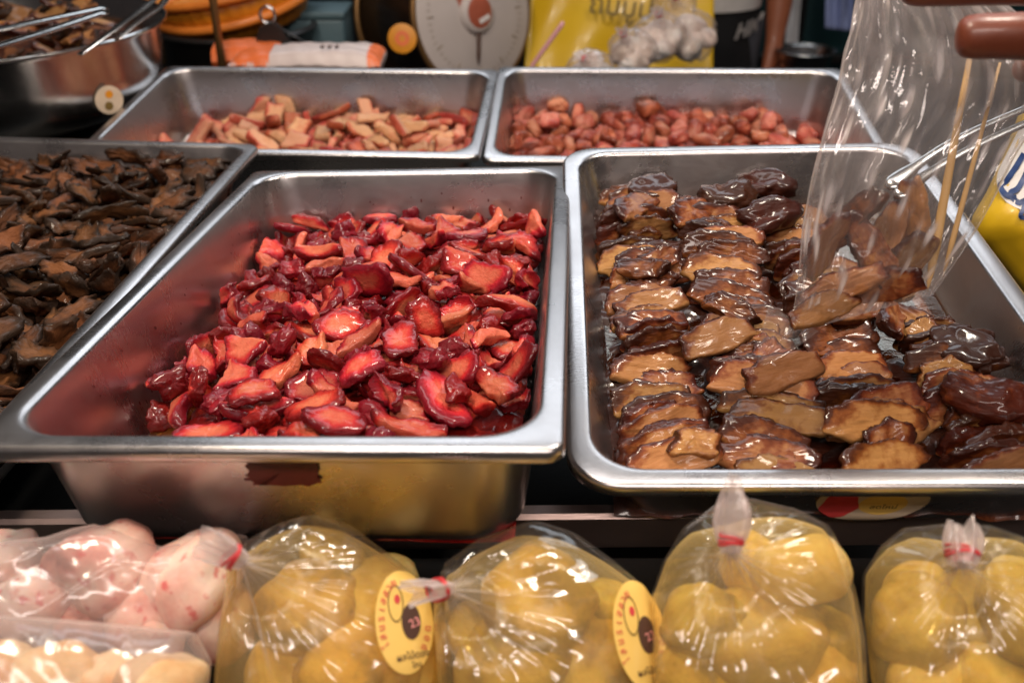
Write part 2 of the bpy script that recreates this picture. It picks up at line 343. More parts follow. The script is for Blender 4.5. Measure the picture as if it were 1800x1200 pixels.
def plum_shapes():
    L = []
    for k in range(9):
        r = np.random.RandomState(600 + k)
        V, F, S = blob(r.uniform(.013, .023), r.uniform(.010, .015), r.uniform(.008, .0125), 600 + k, .20, 28, 18, r.uniform(2.0, 3.0), r.uniform(0, .45))
        V = V + (sinnoise(640 + k, .008)(V) * .0006)[:, None]; L.append((V, F, S))
    return L

def rrect(w, l, r, n=8):
    """rounded rectangle outline, counter-clockwise"""
    P = []
    for cx, cy, a in ((w / 2 - r, l / 2 - r, 0), (-w / 2 + r, l / 2 - r, 90), (-w / 2 + r, -l / 2 + r, 180), (w / 2 - r, -l / 2 + r, 270)):
        for i in range(n + 1):
            t = math.radians(a + 90 * i / n); P.append((cx + r * math.cos(t), cy + r * math.sin(t)))
    return np.array(P)

def tray_mesh(W, L, D, rim=.012, r_out=.014, r_in=.036, draft=.016, lip=.0085, n=10):
    """one sheet-steel food pan: rolled outer lip, flat rim, rounded shoulder, drafted wall, filleted floor; thickness via outer shell"""
    prof = []  # (inset, z, corner radius)
    prof.append((.0016, -lip, r_out - .001)); prof.append((.0002, -lip + .0008, r_out)); prof.append((0, -.0035, r_out))
    for i in range(1, 5):
        a = i / 4 * PI / 2; prof.append((.003 * (1 - math.cos(a)), -.003 * (1 - math.sin(a)) - .0004, r_out - .003 * (1 - math.cos(a))))
    s = r_out - .003
    prof.append((rim - .003, 0, r_in + .001)); prof.append((rim - .0015, -.0002, r_in))
    for i in range(1, 5):
        a = i / 4 * PI / 2 * .92; prof.append((rim - .0015 + .0035 * math.sin(a), -.0002 - .0035 * (1 - math.cos(a)), r_in))
    i0, z0 = prof[-1][0], prof[-1][1]; fr = .016
    for i in range(1, 6):
        t = i / 5; prof.append((i0 + (draft - .001) * t, z0 + (-(D - fr) - z0) * t, r_in - .002 * t))
    i0, z0 = prof[-1][0], prof[-1][1]
    for i in range(1, 6):
        a = i / 5 * PI / 2; prof.append((i0 + fr * .9 * (1 - math.cos(a)), z0 - fr * math.sin(a), max(.012, r_in - .002 - fr * .6 * (1 - math.cos(a)))))
    V = []; F = []
    m = 4 * (n + 1)
    for ins, z, r in prof:
        for x, y in rrect(W - 2 * ins, L - 2 * ins, r, n): V.append((x, y, z))
    for j in range(len(prof) - 1):
        for i in range(m):
            k = (i + 1) % m; F.append((j * m + i, j * m + k, (j + 1) * m + k, (j + 1) * m + i))
    F.append(tuple(range((len(prof) - 1) * m, len(prof) * m)))
    return np.array(V), F
# ------------------------------------------------------------------ settled heap poses
# settled heaps: shape, x y z in 0.1 mm, quaternion in thousandths
POSES = {
  'red': ({'h': 0.024, 'mx': 0.012, 'cx': 0.018, 'cy': 0.006, 'holes': [[-0.13, -0.22, 0.07], [0.1, -0.215, 0.05]]}, [
    9,553,-922,-502,914,51,207,-344, 5,-139,-80,-512,310,-942,-116,65, 6,1189,1260,-537,32,-27,-30,999, 13,-1215,-715,-682,442,620,-589,271, 4,-1125,1550,-650,888,161,-358,-241, 3,-113,-1393,-541,981,-43,-6,188,
    12,-442,2271,-562,36,-328,69,-942, 8,-757,-2192,-693,248,108,105,-957, 5,896,-463,-504,640,189,76,-741, 8,592,-1389,-526,711,62,-30,700, 14,1079,-654,-505,335,-76,71,936, 0,264,1781,-540,78,-21,11,997,
    14,313,-1051,-506,944,60,94,310, 7,-243,-2208,-633,549,164,-238,784, 15,-109,1972,-529,95,-268,923,-260, 12,188,2302,-556,788,114,396,-457, 14,-667,-260,-491,129,64,765,-628, 13,-37,714,-536,248,64,-127,-958,
    2,-541,1407,-534,971,-11,6,237, 11,-253,-960,-505,77,37,-108,990, 12,-1234,-1159,-694,15,66,906,417, 15,227,887,-509,940,40,80,331, 6,666,572,-544,17,-246,969,-17, 14,-1235,219,-703,214,-691,-628,286,
    6,1102,175,-520,329,141,175,-917, 4,926,1853,-509,662,-734,-136,61, 2,428,-268,-534,980,-8,4,201, 4,741,1545,-507,602,64,21,-795, 9,1220,1778,-505,139,136,56,-979, 10,-910,1210,-524,971,228,-59,-41,
    2,-208,1330,-534,919,12,-5,394, 1,-717,-1615,-549,998,0,-28,58, 13,-716,144,-536,821,102,6,562, 14,-477,581,-506,894,72,99,430, 5,736,362,-518,697,-689,-137,143, 13,909,2286,-586,325,-281,-25,-902,
    12,351,-2136,-548,795,-102,217,-558, 3,1172,-427,-541,387,-11,-35,921, 1,1262,-983,-416,156,380,62,-910, 13,-1042,2208,-643,890,-100,-218,387, 9,236,362,-486,250,257,-693,-626, 6,-1031,-227,-614,759,182,-230,-581,
    15,839,-178,-529,158,-498,822,-225, 5,234,-1610,-518,690,-680,175,-173, 10,-34,354,-504,118,-49,312,941, 0,273,-620,-540,44,22,-8,-999, 1,-569,-1053,-544,356,-16,-36,934, 8,-140,1664,-526,290,-55,-41,-955,
    14,-1247,572,-701,643,-255,-312,651, 0,-361,-560,-495,923,-39,169,-343, 14,27,996,-489,974,36,-129,184, 3,-568,-495,-534,750,59,45,658, 15,1003,597,-509,286,-34,34,957, 13,-547,1758,-536,128,85,102,983,
    7,502,1277,-541,30,-522,-852,42, 14,1270,-1244,-494,964,9,-154,-215, 5,-114,1136,-517,195,-54,-54,-978, 10,274,609,-504,971,68,48,-223, 7,151,1817,-441,596,-9,-25,-803, 2,180,-1896,-530,594,-29,-72,-801,
    10,1252,406,-496,222,-118,-14,968, 9,-971,-462,-537,720,346,34,-601, 13,-160,-1969,-517,35,-89,440,-893, 14,232,-508,-416,555,108,48,-823, 5,585,-1161,-528,692,704,-91,-130, 7,-1133,1257,-680,44,280,-6,-959,
    6,-697,-995,-457,637,138,6,-759, 2,681,2017,-531,912,-30,15,409, 6,641,-498,-495,235,-246,90,-936, 11,1033,-190,-480,254,362,-810,-386, 11,-1261,-529,-654,776,75,622,-73, 15,-304,257,-500,461,106,-163,866,
    2,-122,-1121,-474,915,345,51,200, 4,540,1592,-506,242,310,-730,-560, 6,-1248,2118,-674,96,-471,294,-826, 2,-1047,718,-621,684,207,-197,-671, 0,1170,2042,-449,880,-355,-100,-300, 13,888,-764,-494,520,752,-62,400,
    2,255,-918,-468,330,124,-362,-863, 15,-526,1109,-481,63,-16,691,-720, 7,613,859,-519,49,-411,-881,229, 12,-101,46,-416,330,186,-285,881, 8,-542,-60,-526,521,-43,-54,-850, 11,316,-1473,-500,902,340,-87,-252,
    4,-202,1723,-392,498,106,-158,-846, 12,853,-2246,-707,815,444,-345,-140, 3,-789,-1882,-635,979,90,-169,-74, 10,-184,2187,-532,23,-78,326,942, 6,-792,-639,-503,691,77,-220,684, 3,1124,1113,-489,935,350,-48,-23,
    3,-311,818,-540,925,-43,19,-377, 1,291,194,-443,574,660,359,325, 10,1255,1522,-498,796,68,-348,-491, 13,1031,776,-514,861,-344,58,-370, 7,730,-87,-462,864,-439,-159,190, 9,-525,964,-492,848,-525,-69,24,
    2,-122,-1691,-535,108,11,8,994, 13,840,1203,-537,645,77,119,751, 13,-804,1799,-513,921,273,-178,212, 8,-1206,1856,-663,166,-207,-964,2, 7,71,-197,-540,69,-960,-269,29, 2,-1160,271,-598,764,-257,176,-565,
    12,-455,138,-492,323,847,156,392, 4,603,-1601,-498,988,28,146,34, 5,-910,2115,-552,629,366,488,482, 14,38,150,-521,188,-316,-874,317, 5,-135,-383,-525,626,525,-343,-464, 5,350,1115,-477,49,-275,441,853,
    8,430,2238,-569,929,-263,-136,-221, 1,-350,-355,-425,548,103,212,803, 4,-458,-1367,-506,156,-54,68,-984, 8,-827,-141,-467,657,-426,306,541, 10,-1089,2043,-562,68,-198,-572,793, 14,-619,358,-493,302,-531,-579,540,
    14,-5,577,-430,410,875,-105,-236, 8,1251,803,-478,435,-334,305,-778, 5,582,1441,-408,812,571,10,124, 13,-357,1773,-465,466,-479,-104,736, 3,248,2076,-466,478,-181,-464,724, 15,-708,1991,-529,258,-870,408,-100,
    9,1001,-941,-472,715,360,-181,-571, 2,-24,-1481,-413,163,111,42,-980, 15,-146,1291,-408,947,162,203,191, 15,1315,-666,-493,593,-386,466,-531, 3,1116,1002,-460,112,-8,-402,908, 2,138,1489,-514,287,128,-7,950,
    15,53,-1252,-452,946,-114,248,-175, 10,-508,-801,-490,135,161,379,901, 6,-102,-667,-465,87,41,203,-974, 10,492,189,-503,536,817,-84,-193, 13,-1198,-319,-680,595,377,-705,-85, 12,-510,-2285,-618,454,-807,-276,-258,
    11,647,1125,-476,904,9,304,-302, 15,-1207,1393,-568,416,-186,-333,825, 10,174,-2267,-636,304,945,61,-105, 4,-1078,-1152,-615,200,621,741,160, 4,225,1124,-377,679,138,-444,-569, 15,-424,-1055,-406,904,91,-96,406,
    0,778,-1297,-465,472,202,91,853, 10,-769,1596,-504,649,707,265,95, 6,1005,1624,-484,312,-16,-289,905, 3,-287,2024,-450,951,98,-289,56, 7,-1121,-586,-578,745,-238,303,-545, 13,-206,501,-536,990,138,42,7,
    14,1278,490,-351,660,475,470,343, 10,826,902,-496,643,-36,-210,-736, 0,323,704,-376,57,-297,-248,-920, 11,780,-650,-446,879,326,-279,208, 2,-1041,535,-521,951,159,-248,-97, 10,-1078,1018,-549,612,245,-737,150,
    11,429,27,-481,426,-861,268,72, 12,388,-1251,-452,56,142,380,-912, 4,1012,2282,-483,21,314,-40,948, 2,796,168,-474,441,49,-230,866, 9,-188,-2286,-533,302,-888,305,164, 14,-996,273,-536,278,-186,-304,892,
    1,402,-646,-352,650,23,-50,758, 11,1274,-213,-472,752,-26,-279,-597, 12,-850,696,-493,436,369,-795,-204, 13,-1059,1734,-584,527,387,-750,-101, 8,697,2273,-512,679,-484,-65,548, 10,425,-1813,-501,562,47,52,-824,
    15,291,-209,-420,589,-240,4,772, 15,194,538,-334,989,-54,84,-107, 8,-67,-192,-385,503,288,-154,800, 2,1017,1518,-432,939,317,-110,-75, 3,1249,-46,-448,554,-141,-357,-739, 8,-233,-730,-393,130,79,228,-962,
    8,391,2266,-437,515,-61,118,847, 5,-1223,-893,-561,667,607,431,-32, 7,-347,1367,-402,814,89,219,-531, 13,973,352,-513,216,-169,343,-898, 7,649,1005,-401,291,-936,147,132, 15,-192,361,-369,721,424,-239,-494,
    15,-395,-2073,-491,620,464,-356,-523, 0,-29,445,-318,74,-305,-710,630, 10,-270,954,-438,671,710,202,-76, 13,43,2147,-499,145,-446,-615,634, 3,-541,2140,-488,903,189,-247,-297, 1,861,-958,-435,896,238,-309,-211,
    11,559,-2012,-522,155,894,250,338, 1,-15,964,-360,771,140,-203,587, 6,774,425,-384,838,-373,174,359, 12,480,-127,-391,0,-816,-93,-570, 14,724,50,-409,899,335,-107,261, 12,-382,-1543,-475,278,869,-286,-292,
    2,1149,-2170,-624,69,-933,-294,-197, 11,-801,-430,-425,777,446,362,-260, 3,1192,2149,-423,270,-159,-332,-890, 6,453,1844,-417,618,88,212,-752, 10,-836,82,-449,302,833,345,312, 7,161,1511,-408,198,-864,-460,39,
    3,-812,375,-465,374,-372,277,-803, 2,-42,-916,-412,418,-372,-311,-768, 5,1030,-1279,-507,397,-229,-374,806, 2,-1162,2199,-469,476,-190,-99,-853, 5,384,1575,-387,148,-438,-530,711, 13,592,-728,-463,780,612,-120,-57,
    10,-1263,871,-661,223,713,-116,-655, 6,98,-427,-408,226,339,-446,-797, 7,-1249,1762,-542,259,-672,-687,97, 3,-1117,-69,-581,315,590,730,-136, 7,-771,-690,-410,147,-80,-221,961, 10,673,-925,-369,932,-41,-193,-305,
    10,999,906,-366,603,300,119,730, 9,-1274,532,-485,437,72,814,376, 3,-288,2284,-413,1,-14,-48,-999, 8,-1261,1115,-642,684,234,-688,-67, 5,117,-652,-330,930,154,-173,287, 8,1158,690,-343,755,293,-437,392,
    14,642,-2126,-644,26,-134,906,-400, 2,159,-1716,-380,972,80,158,152, 11,-754,-1268,-510,811,59,-65,578, 1,-515,1561,-448,714,-26,24,-700, 2,654,1661,-373,19,9,-62,-998, 13,493,-1081,-404,181,-101,-354,-912,
    12,10,2320,-426,306,-211,-535,-759, 13,886,-1294,-406,650,302,189,672, 3,204,-1083,-340,960,116,-143,210, 12,149,-809,-426,201,-557,-563,-577, 8,-687,2329,-500,317,-364,-670,-564, 4,-656,1268,-377,74,-82,-262,959,
    15,1217,1376,-364,104,-294,-945,-102, 3,631,-2304,-600,483,824,-234,180, 14,449,-1422,-362,382,-195,-552,715, 8,-69,1616,-325,38,-238,189,-952, 3,-476,-1361,-377,962,49,55,263, 9,116,-72,-392,655,-573,277,-408,
    8,618,228,-337,949,-114,-85,280, 9,-368,-1817,-514,166,-918,347,-92, 12,-642,711,-492,419,230,-830,-288, 9,-927,-1151,-461,202,-730,31,-652, 4,-162,713,-373,194,-79,859,-467, 4,1130,109,-400,5,-994,23,106,
    3,540,-301,-337,340,433,-364,751, 15,832,2011,-401,830,-134,-205,501, 7,1286,1682,-332,505,-601,584,-206, 8,599,2062,-434,920,-54,-90,378, 11,-446,-669,-328,318,379,-129,-859, 1,-1294,-177,-662,442,-514,394,-620,
    2,-96,-380,-350,898,303,103,301, 8,-40,-1809,-441,356,-35,47,-932, 1,756,1260,-402,976,-150,156,23, 7,-266,59,-355,655,289,-270,-644, 14,-650,-20,-407,38,62,892,-446, 14,-1072,174,-464,536,-593,600,-36,
    6,989,1246,-351,623,-209,275,702, 5,-1014,2291,-428,54,-113,-811,-572, 6,-942,1570,-504,569,-422,670,-222, 15,1185,-1304,-360,857,142,-86,-489, 9,-644,-2152,-533,778,-30,457,431, 0,-140,-2164,-415,90,-280,-209,-933,
    12,63,1204,-369,315,-526,547,-570, 11,-1189,-1040,-479,615,-702,-325,150, 12,491,473,-464,482,511,130,699, 5,196,1807,-332,955,74,-6,-286, 13,657,597,-429,947,280,-73,-136, 0,919,630,-387,314,-175,-334,871,
    5,1018,-487,-398,94,-518,744,-411, 12,-502,1656,-316,341,188,-510,767, 4,227,-2150,-424,79,-593,801,21, 8,-431,-182,-320,371,-162,-21,-914, 7,-1090,744,-469,267,711,650,-27,
  ]),
  'rl': ({'h': 0.016, 'mx': 0.02, 'cx': 0.03, 'cy': 0.01, 'holes': []}, [
    5,-1109,-1094,-846,293,22,252,-922, 7,-1711,-386,-760,22,-165,54,985, 5,739,334,-765,306,-1,-22,952, 4,-959,589,-738,14,21,39,-999, 9,-1020,1064,-749,298,-39,-42,-953, 5,1739,-1024,-816,925,176,-81,328,
    5,-1956,387,-844,188,-162,-180,952, 3,-1966,-1092,-817,22,506,-816,280, 5,2233,109,-767,774,-44,38,-631, 6,473,-355,-764,51,-844,534,-14, 4,1596,915,-738,107,-38,-44,993, 4,2130,-1107,-758,280,245,-541,-754,
    6,-1227,-299,-764,983,-56,6,174, 7,1128,-19,-755,993,36,-4,-112, 4,365,1227,-717,957,279,68,43, 0,-1386,-182,-651,127,-664,357,-644, 4,-674,1258,-592,695,469,280,-468, 6,812,983,-767,678,-37,0,-734,
    7,1967,-235,-755,521,19,30,853, 0,-392,-298,-752,60,-994,-83,49, 7,848,-889,-763,241,30,-50,969, 3,1406,280,-753,996,18,27,83, 0,692,126,-726,573,-802,167,31, 9,-520,-889,-754,141,34,-99,984,
    1,-605,469,-685,326,214,-176,904, 6,2247,628,-770,733,-54,63,-675, 9,552,1113,-651,904,339,-16,259, 8,-604,55,-745,918,19,36,395, 3,1590,579,-753,383,-15,28,923, 2,-37,979,-746,194,-2,-18,981,
    5,-501,-706,-698,573,810,-122,-31, 9,-217,-395,-661,972,205,108,-23, 1,-1065,226,-750,209,-15,40,-977, 2,1443,-448,-746,397,-6,-17,918, 4,324,-1049,-789,902,250,-71,344, 9,1144,-530,-744,22,-721,693,4,
    8,-98,-1117,-812,653,146,-1,743, 6,-1604,1238,-825,29,-11,-192,-981, 5,1987,802,-765,778,-14,-19,628, 0,1092,403,-749,619,19,24,785, 2,2168,-792,-746,202,-2,-18,979, 5,61,-972,-707,885,-23,110,452,
    2,-321,247,-723,577,48,101,809, 1,-1974,1024,-854,64,-939,292,-169, 4,-1612,-681,-690,893,445,-64,-13, 7,1776,588,-648,303,26,84,949, 7,426,519,-712,936,-99,-333,-54, 2,359,-1152,-675,856,275,-76,432,
    5,1753,-754,-735,958,-142,-134,212, 6,920,457,-648,954,-97,-26,282, 5,1750,1098,-694,464,-144,290,825, 3,515,819,-681,128,66,-249,958, 9,-1129,-944,-690,543,-146,-15,827, 3,-506,734,-744,970,110,44,214,
    8,2160,1186,-663,279,-214,-442,825, 5,1606,-245,-699,123,296,819,476, 1,589,22,-645,146,123,498,-846, 6,-686,935,-767,175,-16,24,-984, 9,86,-551,-687,839,311,136,425, 6,1156,-4,-637,794,-10,8,-607,
    1,-368,1181,-708,674,428,-546,-255, 2,-78,266,-712,632,-99,-728,247, 8,-1391,794,-697,116,-460,-862,-177, 8,-1372,-1106,-681,853,-5,-416,-316, 3,1289,-562,-608,327,-27,2,-945, 9,1119,286,-504,230,-391,15,-891,
    0,2002,250,-684,958,-90,-222,155, 0,-899,-436,-725,419,-491,684,-341, 9,-1014,1102,-606,313,-52,-21,-948, 0,2107,627,-645,637,62,35,768, 2,-1531,1039,-722,251,67,-143,955, 4,-1246,-475,-686,804,578,56,125,
    3,1196,1177,-784,772,-89,-126,-616, 9,-1530,84,-746,553,-26,-4,-833, 2,-914,-1266,-788,561,787,155,-204, 8,1081,-913,-653,854,415,301,-92, 7,586,-270,-673,853,-264,329,-306, 4,2066,-471,-681,105,47,-244,963,
    4,138,612,-738,570,1,56,-820, 8,-1067,-11,-659,988,112,101,26, 7,-1146,-590,-652,682,422,383,-458, 7,-1125,-230,-559,509,535,427,-522, 6,-1847,982,-686,203,-916,346,-6, 9,1990,-534,-544,250,32,251,-935,
    2,-1308,483,-652,817,68,-296,490, 1,-440,-1184,-833,18,127,913,386, 2,953,744,-680,236,-642,-693,228, 0,2009,1109,-636,850,-433,128,-272, 3,-528,1018,-618,501,258,-42,825, 5,-790,-554,-632,819,249,202,476,
    3,1668,-465,-552,281,895,-252,237, 1,87,478,-605,608,33,-69,790, 6,588,-728,-632,49,-73,146,-985, 5,233,-705,-652,54,-158,241,-956, 5,-1730,-1258,-836,77,80,828,-549, 8,-1186,-890,-562,909,-34,-154,-386,
    0,997,101,-545,888,158,-196,-386, 1,1463,-781,-710,758,-205,-144,602, 8,1006,1110,-664,496,14,-66,-866, 1,-372,585,-646,173,361,5,916, 9,1516,698,-613,66,-220,306,924, 1,-2182,-63,-840,479,-153,374,-779,
    0,322,329,-613,529,-339,-212,748, 2,-47,-80,-711,36,585,-373,719, 6,-1493,492,-707,459,190,373,784, 6,-2067,-751,-814,927,272,-27,-256, 1,1961,59,-648,686,357,387,-503, 5,1547,1195,-678,867,-150,-303,-365,
    3,-297,10,-669,285,207,-200,914, 1,1893,398,-657,326,-317,245,856, 8,316,-68,-629,326,-572,-231,717, 5,-59,688,-695,462,-223,497,-699, 5,360,753,-586,170,5,-192,967, 6,940,-477,-708,589,-470,-394,527,
    4,715,-1281,-701,585,771,185,-171, 5,1942,-1118,-731,755,-418,-485,-139, 9,-1164,1258,-621,682,-518,-486,-177, 9,1691,82,-687,688,222,-182,-666, 6,1189,-1074,-780,429,-87,558,-705, 0,-26,-905,-541,213,-60,516,-828,
    7,-808,1029,-536,201,-230,402,-863, 9,-938,210,-592,52,-217,-41,-974, 9,1634,-1118,-673,558,256,-49,788, 7,-1056,448,-546,497,277,145,810, 3,-270,842,-659,296,-464,-104,-828, 6,767,908,-521,304,-124,107,-938,
    3,2340,354,-583,784,-6,-619,38, 2,2324,906,-629,484,-537,533,-441, 6,1546,20,-640,950,7,-307,48, 9,-1950,734,-757,202,-876,-248,-360, 3,-123,1221,-715,584,-277,-399,-650, 1,2338,-284,-556,605,-256,687,-312,
    7,933,-129,-576,206,904,52,-371, 9,-1178,-461,-493,66,-41,-125,-989, 4,531,-964,-577,135,-884,350,280, 6,654,1086,-535,486,224,-254,806, 4,-730,655,-529,793,-225,-207,-527, 2,-594,-418,-582,122,-276,160,-940,
    5,1921,-938,-593,956,-29,45,288, 1,2181,-105,-657,450,-22,129,-883, 5,1333,-1227,-724,925,188,-328,47, 1,309,503,-473,664,-155,-56,-730, 3,-731,-1106,-761,565,442,-5,-696, 0,1408,556,-520,845,482,-228,-24,
    2,-1983,-120,-775,804,-525,-130,-248, 8,750,-190,-627,96,377,-95,916, 4,-1193,-796,-426,974,-136,-32,179, 8,-2004,-384,-797,20,356,-97,-929, 9,62,-498,-489,944,-155,-34,-290, 8,-2256,255,-788,38,-852,-175,491,
    1,-1622,-1030,-737,663,-183,-374,622, 9,-705,-15,-558,206,-202,-957,-43, 9,98,-1151,-562,547,434,-41,715, 5,1032,-409,-561,61,-984,-164,42, 1,1321,986,-619,51,-853,507,-112, 7,1627,-239,-530,34,798,581,155,
    8,430,-484,-561,127,-238,-768,581, 5,667,555,-608,334,223,-893,-204, 1,-277,459,-535,77,-516,808,275, 7,114,-101,-653,721,-440,-535,12, 5,2124,-685,-545,121,-171,820,-533, 4,-1074,-1291,-622,230,241,739,-585,
    1,1520,266,-593,193,920,331,77, 5,-703,-679,-516,783,228,61,-575, 0,1279,414,-485,284,-414,-815,288, 3,1607,-785,-506,42,188,266,944, 7,-401,-910,-613,194,-947,231,112, 2,-1783,89,-719,408,373,833,0,
    4,-1166,746,-553,936,-144,176,268, 5,106,1142,-547,116,-512,827,-200, 4,-2257,-502,-729,639,-268,60,719, 3,-603,210,-560,260,-302,-288,-871, 8,-160,-105,-511,205,-950,234,-36, 2,818,-886,-537,180,-505,-21,844,
    6,-232,-660,-621,416,-183,394,799,
  ]),
  'rr': ({'h': 0.022, 'mx': 0.02, 'cx': -0.02, 'cy': 0.01, 'holes': []}, [
    6,148,805,-643,652,295,-294,-634, 0,-1164,-241,-626,42,582,-330,742, 8,929,918,-657,964,-119,102,213, 8,240,160,-657,394,-23,-55,917, 8,2150,-1013,-838,126,73,218,965, 7,-1434,582,-673,860,-197,-70,466,
    8,-1770,350,-656,944,-195,42,265, 8,-1858,-270,-659,476,102,46,-872, 1,422,-1174,-731,662,-281,-574,393, 4,500,189,-652,666,76,151,727, 6,-497,113,-635,921,-86,82,-371, 1,1270,-1143,-768,315,160,277,-893,
    1,-60,-1193,-799,744,253,223,-576, 5,2217,-705,-835,217,718,606,266, 4,-1603,-450,-656,356,-306,-388,793, 3,-1231,-1205,-795,635,-90,137,755, 0,-1058,258,-630,585,-243,-634,444, 7,1455,-325,-677,243,-82,-100,961,
    0,886,620,-645,744,-126,-299,-584, 8,973,-529,-617,360,317,-770,-420, 0,-1318,-523,-644,282,-924,-219,138, 6,-1694,1218,-701,39,13,-537,-843, 7,-2157,-538,-681,957,-93,62,-266, 0,2201,194,-836,527,142,519,657,
    2,-950,-347,-659,686,134,-223,-680, 0,-1011,630,-644,189,-725,-615,247, 1,-811,-1180,-755,48,-13,88,995, 5,1421,886,-641,974,55,12,218, 1,-1887,868,-638,475,64,35,-877, 5,-108,74,-641,510,77,40,856,
    7,1624,305,-657,433,-852,293,-32, 5,710,-1173,-759,30,-497,-864,-76, 7,-150,373,-676,347,-94,-66,931, 5,959,319,-641,876,41,-76,-475, 0,628,1237,-696,534,-807,-250,-35, 8,1661,680,-657,714,-50,-11,698,
    7,-2007,1192,-672,867,-295,-242,320, 0,-2087,-1183,-795,661,466,32,-588, 1,-207,-753,-619,579,156,-133,-789, 4,-2187,402,-643,3,-377,698,-608, 1,-327,-1173,-732,47,873,-173,454, 0,1680,1251,-707,571,-301,-625,-440,
    4,-408,1186,-674,531,146,145,822, 6,-2222,-295,-632,946,-195,-163,-199, 1,652,737,-598,102,838,99,527, 1,-1795,-1173,-777,148,154,-899,-382, 0,-1596,969,-636,235,-405,-683,560, 4,-2080,176,-644,882,469,-10,38,
    8,725,-17,-657,788,-47,-38,612, 3,-796,207,-664,479,37,-36,-876, 7,-803,513,-667,148,-878,-430,152, 0,-923,1229,-700,183,-5,540,822, 4,-272,-194,-655,481,53,-24,875, 7,776,-462,-677,712,-46,121,-690,
    8,-704,-706,-654,753,-65,-3,-655, 5,2230,-81,-793,426,593,-88,678, 6,1338,575,-644,74,24,269,960, 8,186,494,-656,178,-21,345,-922, 6,1048,-1237,-624,707,581,-18,403, 0,0,-237,-654,283,-505,-813,58,
    4,2166,664,-836,206,-962,182,-1, 5,-1285,918,-631,925,237,91,284, 3,1138,-743,-664,861,34,39,505, 2,-1524,135,-648,254,642,571,444, 1,-1876,-665,-579,806,255,501,183, 5,-863,1008,-610,778,587,153,161,
    3,154,-100,-625,226,-238,-741,586, 6,-358,345,-563,753,-140,-563,310, 8,387,744,-626,671,194,522,490, 8,-514,-985,-665,226,-86,966,-95, 6,-516,929,-675,114,-949,291,-40, 1,448,1047,-606,324,828,-19,-457,
    7,-1922,-383,-500,980,-83,-62,172, 3,-1666,629,-642,17,224,-31,-974, 2,-489,-262,-659,651,122,-229,-714, 4,-131,-1126,-559,631,-106,39,768, 5,2200,-378,-800,49,-955,205,-210, 4,-1696,1278,-478,87,8,-744,-662,
    0,-1225,453,-644,953,188,-149,187, 4,1159,1207,-693,347,127,-435,-821, 4,2189,444,-828,93,-56,29,-994, 7,1504,-579,-677,961,-128,24,245, 0,2004,-751,-723,850,-68,237,-465, 5,-1149,-768,-640,279,-36,28,959,
    0,-696,-48,-631,802,-184,-464,327, 1,-441,-678,-540,556,-575,-64,597, 8,1066,514,-519,742,-248,277,558, 6,-970,-52,-630,266,-382,-775,426, 4,-2284,590,-606,669,-493,401,386, 6,1407,-942,-609,749,121,613,221,
    8,1208,-358,-630,195,353,654,640, 6,-1534,-1205,-736,584,55,-808,-54, 5,189,-1053,-657,494,-363,485,623, 3,-2294,115,-558,370,563,18,-739, 7,538,-403,-677,670,-120,-50,731, 4,-1069,-1087,-698,781,-422,8,-460,
    5,-122,1227,-643,63,643,-641,-416, 7,-353,660,-677,525,-16,129,-841, 2,2166,1159,-834,786,454,-136,-397, 0,-1187,1243,-700,711,637,-228,-191, 4,-2219,847,-651,630,696,161,306, 3,1909,-1175,-838,669,108,196,-709,
    6,-110,652,-628,400,-384,-646,525, 8,639,-1107,-489,392,764,253,446, 1,-2272,-1022,-639,691,305,-532,-383, 1,767,-825,-617,108,75,-660,-740, 4,241,-514,-632,65,990,-15,121, 7,482,-786,-677,807,-68,115,-575,
    8,-893,-660,-542,289,708,452,461, 5,1225,1023,-514,302,-355,159,870, 2,1065,790,-542,123,-204,328,-914, 7,1094,78,-648,212,946,239,-56, 0,1042,-995,-666,530,758,-21,380, 3,-1298,198,-675,13,-87,-992,-85,
    8,97,-799,-654,404,-58,29,-912, 4,1486,718,-492,344,-726,-596,0, 3,-1498,-205,-664,171,100,-96,976, 3,-1657,-694,-641,619,-356,-421,560, 2,359,-251,-658,530,-528,-419,515, 1,-723,-347,-569,640,13,746,-184,
    0,-644,1233,-688,673,-709,-82,-196, 8,833,-1152,-525,615,-533,-261,519, 6,1473,1214,-648,663,-246,684,-178, 0,1770,-754,-637,776,-110,-446,432, 6,-564,468,-611,456,-471,668,-350, 6,-843,-1004,-621,216,429,-798,365,
    8,1715,-1137,-725,715,286,-302,-562, 1,-1086,-520,-457,632,-392,-107,660, 3,-305,-424,-567,139,-1,78,987, 2,-798,800,-628,256,147,-902,316, 2,1954,-313,-730,618,-179,139,-753, 5,746,313,-531,300,411,-182,-842,
    6,-1814,658,-467,943,316,-80,-66, 2,-2286,-725,-632,533,-11,-836,133, 3,-941,149,-474,17,275,-272,922, 3,-1746,-901,-644,231,-641,-478,-554, 0,2087,919,-789,341,570,94,742, 2,1536,-1223,-687,200,731,184,626,
    4,71,79,-460,242,198,-866,-391, 0,580,-695,-502,202,246,745,-587, 7,478,82,-490,51,282,948,143, 7,958,-225,-636,246,-315,268,-876, 2,348,391,-538,324,-686,-627,-173, 1,-1748,23,-598,466,691,-528,161,
    3,325,1257,-705,874,472,-84,-78, 2,182,1104,-646,228,-42,-756,612, 6,-1402,1205,-616,261,601,-415,-632, 5,1373,-11,-626,327,-173,-925,-90, 4,881,1210,-704,742,-97,-234,-620, 7,-1953,-944,-610,491,-178,852,35,
    2,268,-1288,-607,246,315,724,-562, 1,-326,1133,-469,42,956,283,66, 5,-130,939,-626,528,844,-86,34, 0,552,466,-541,562,-402,-281,666, 2,-2062,677,-604,359,770,-362,-384, 3,-56,-496,-637,765,-644,5,4,
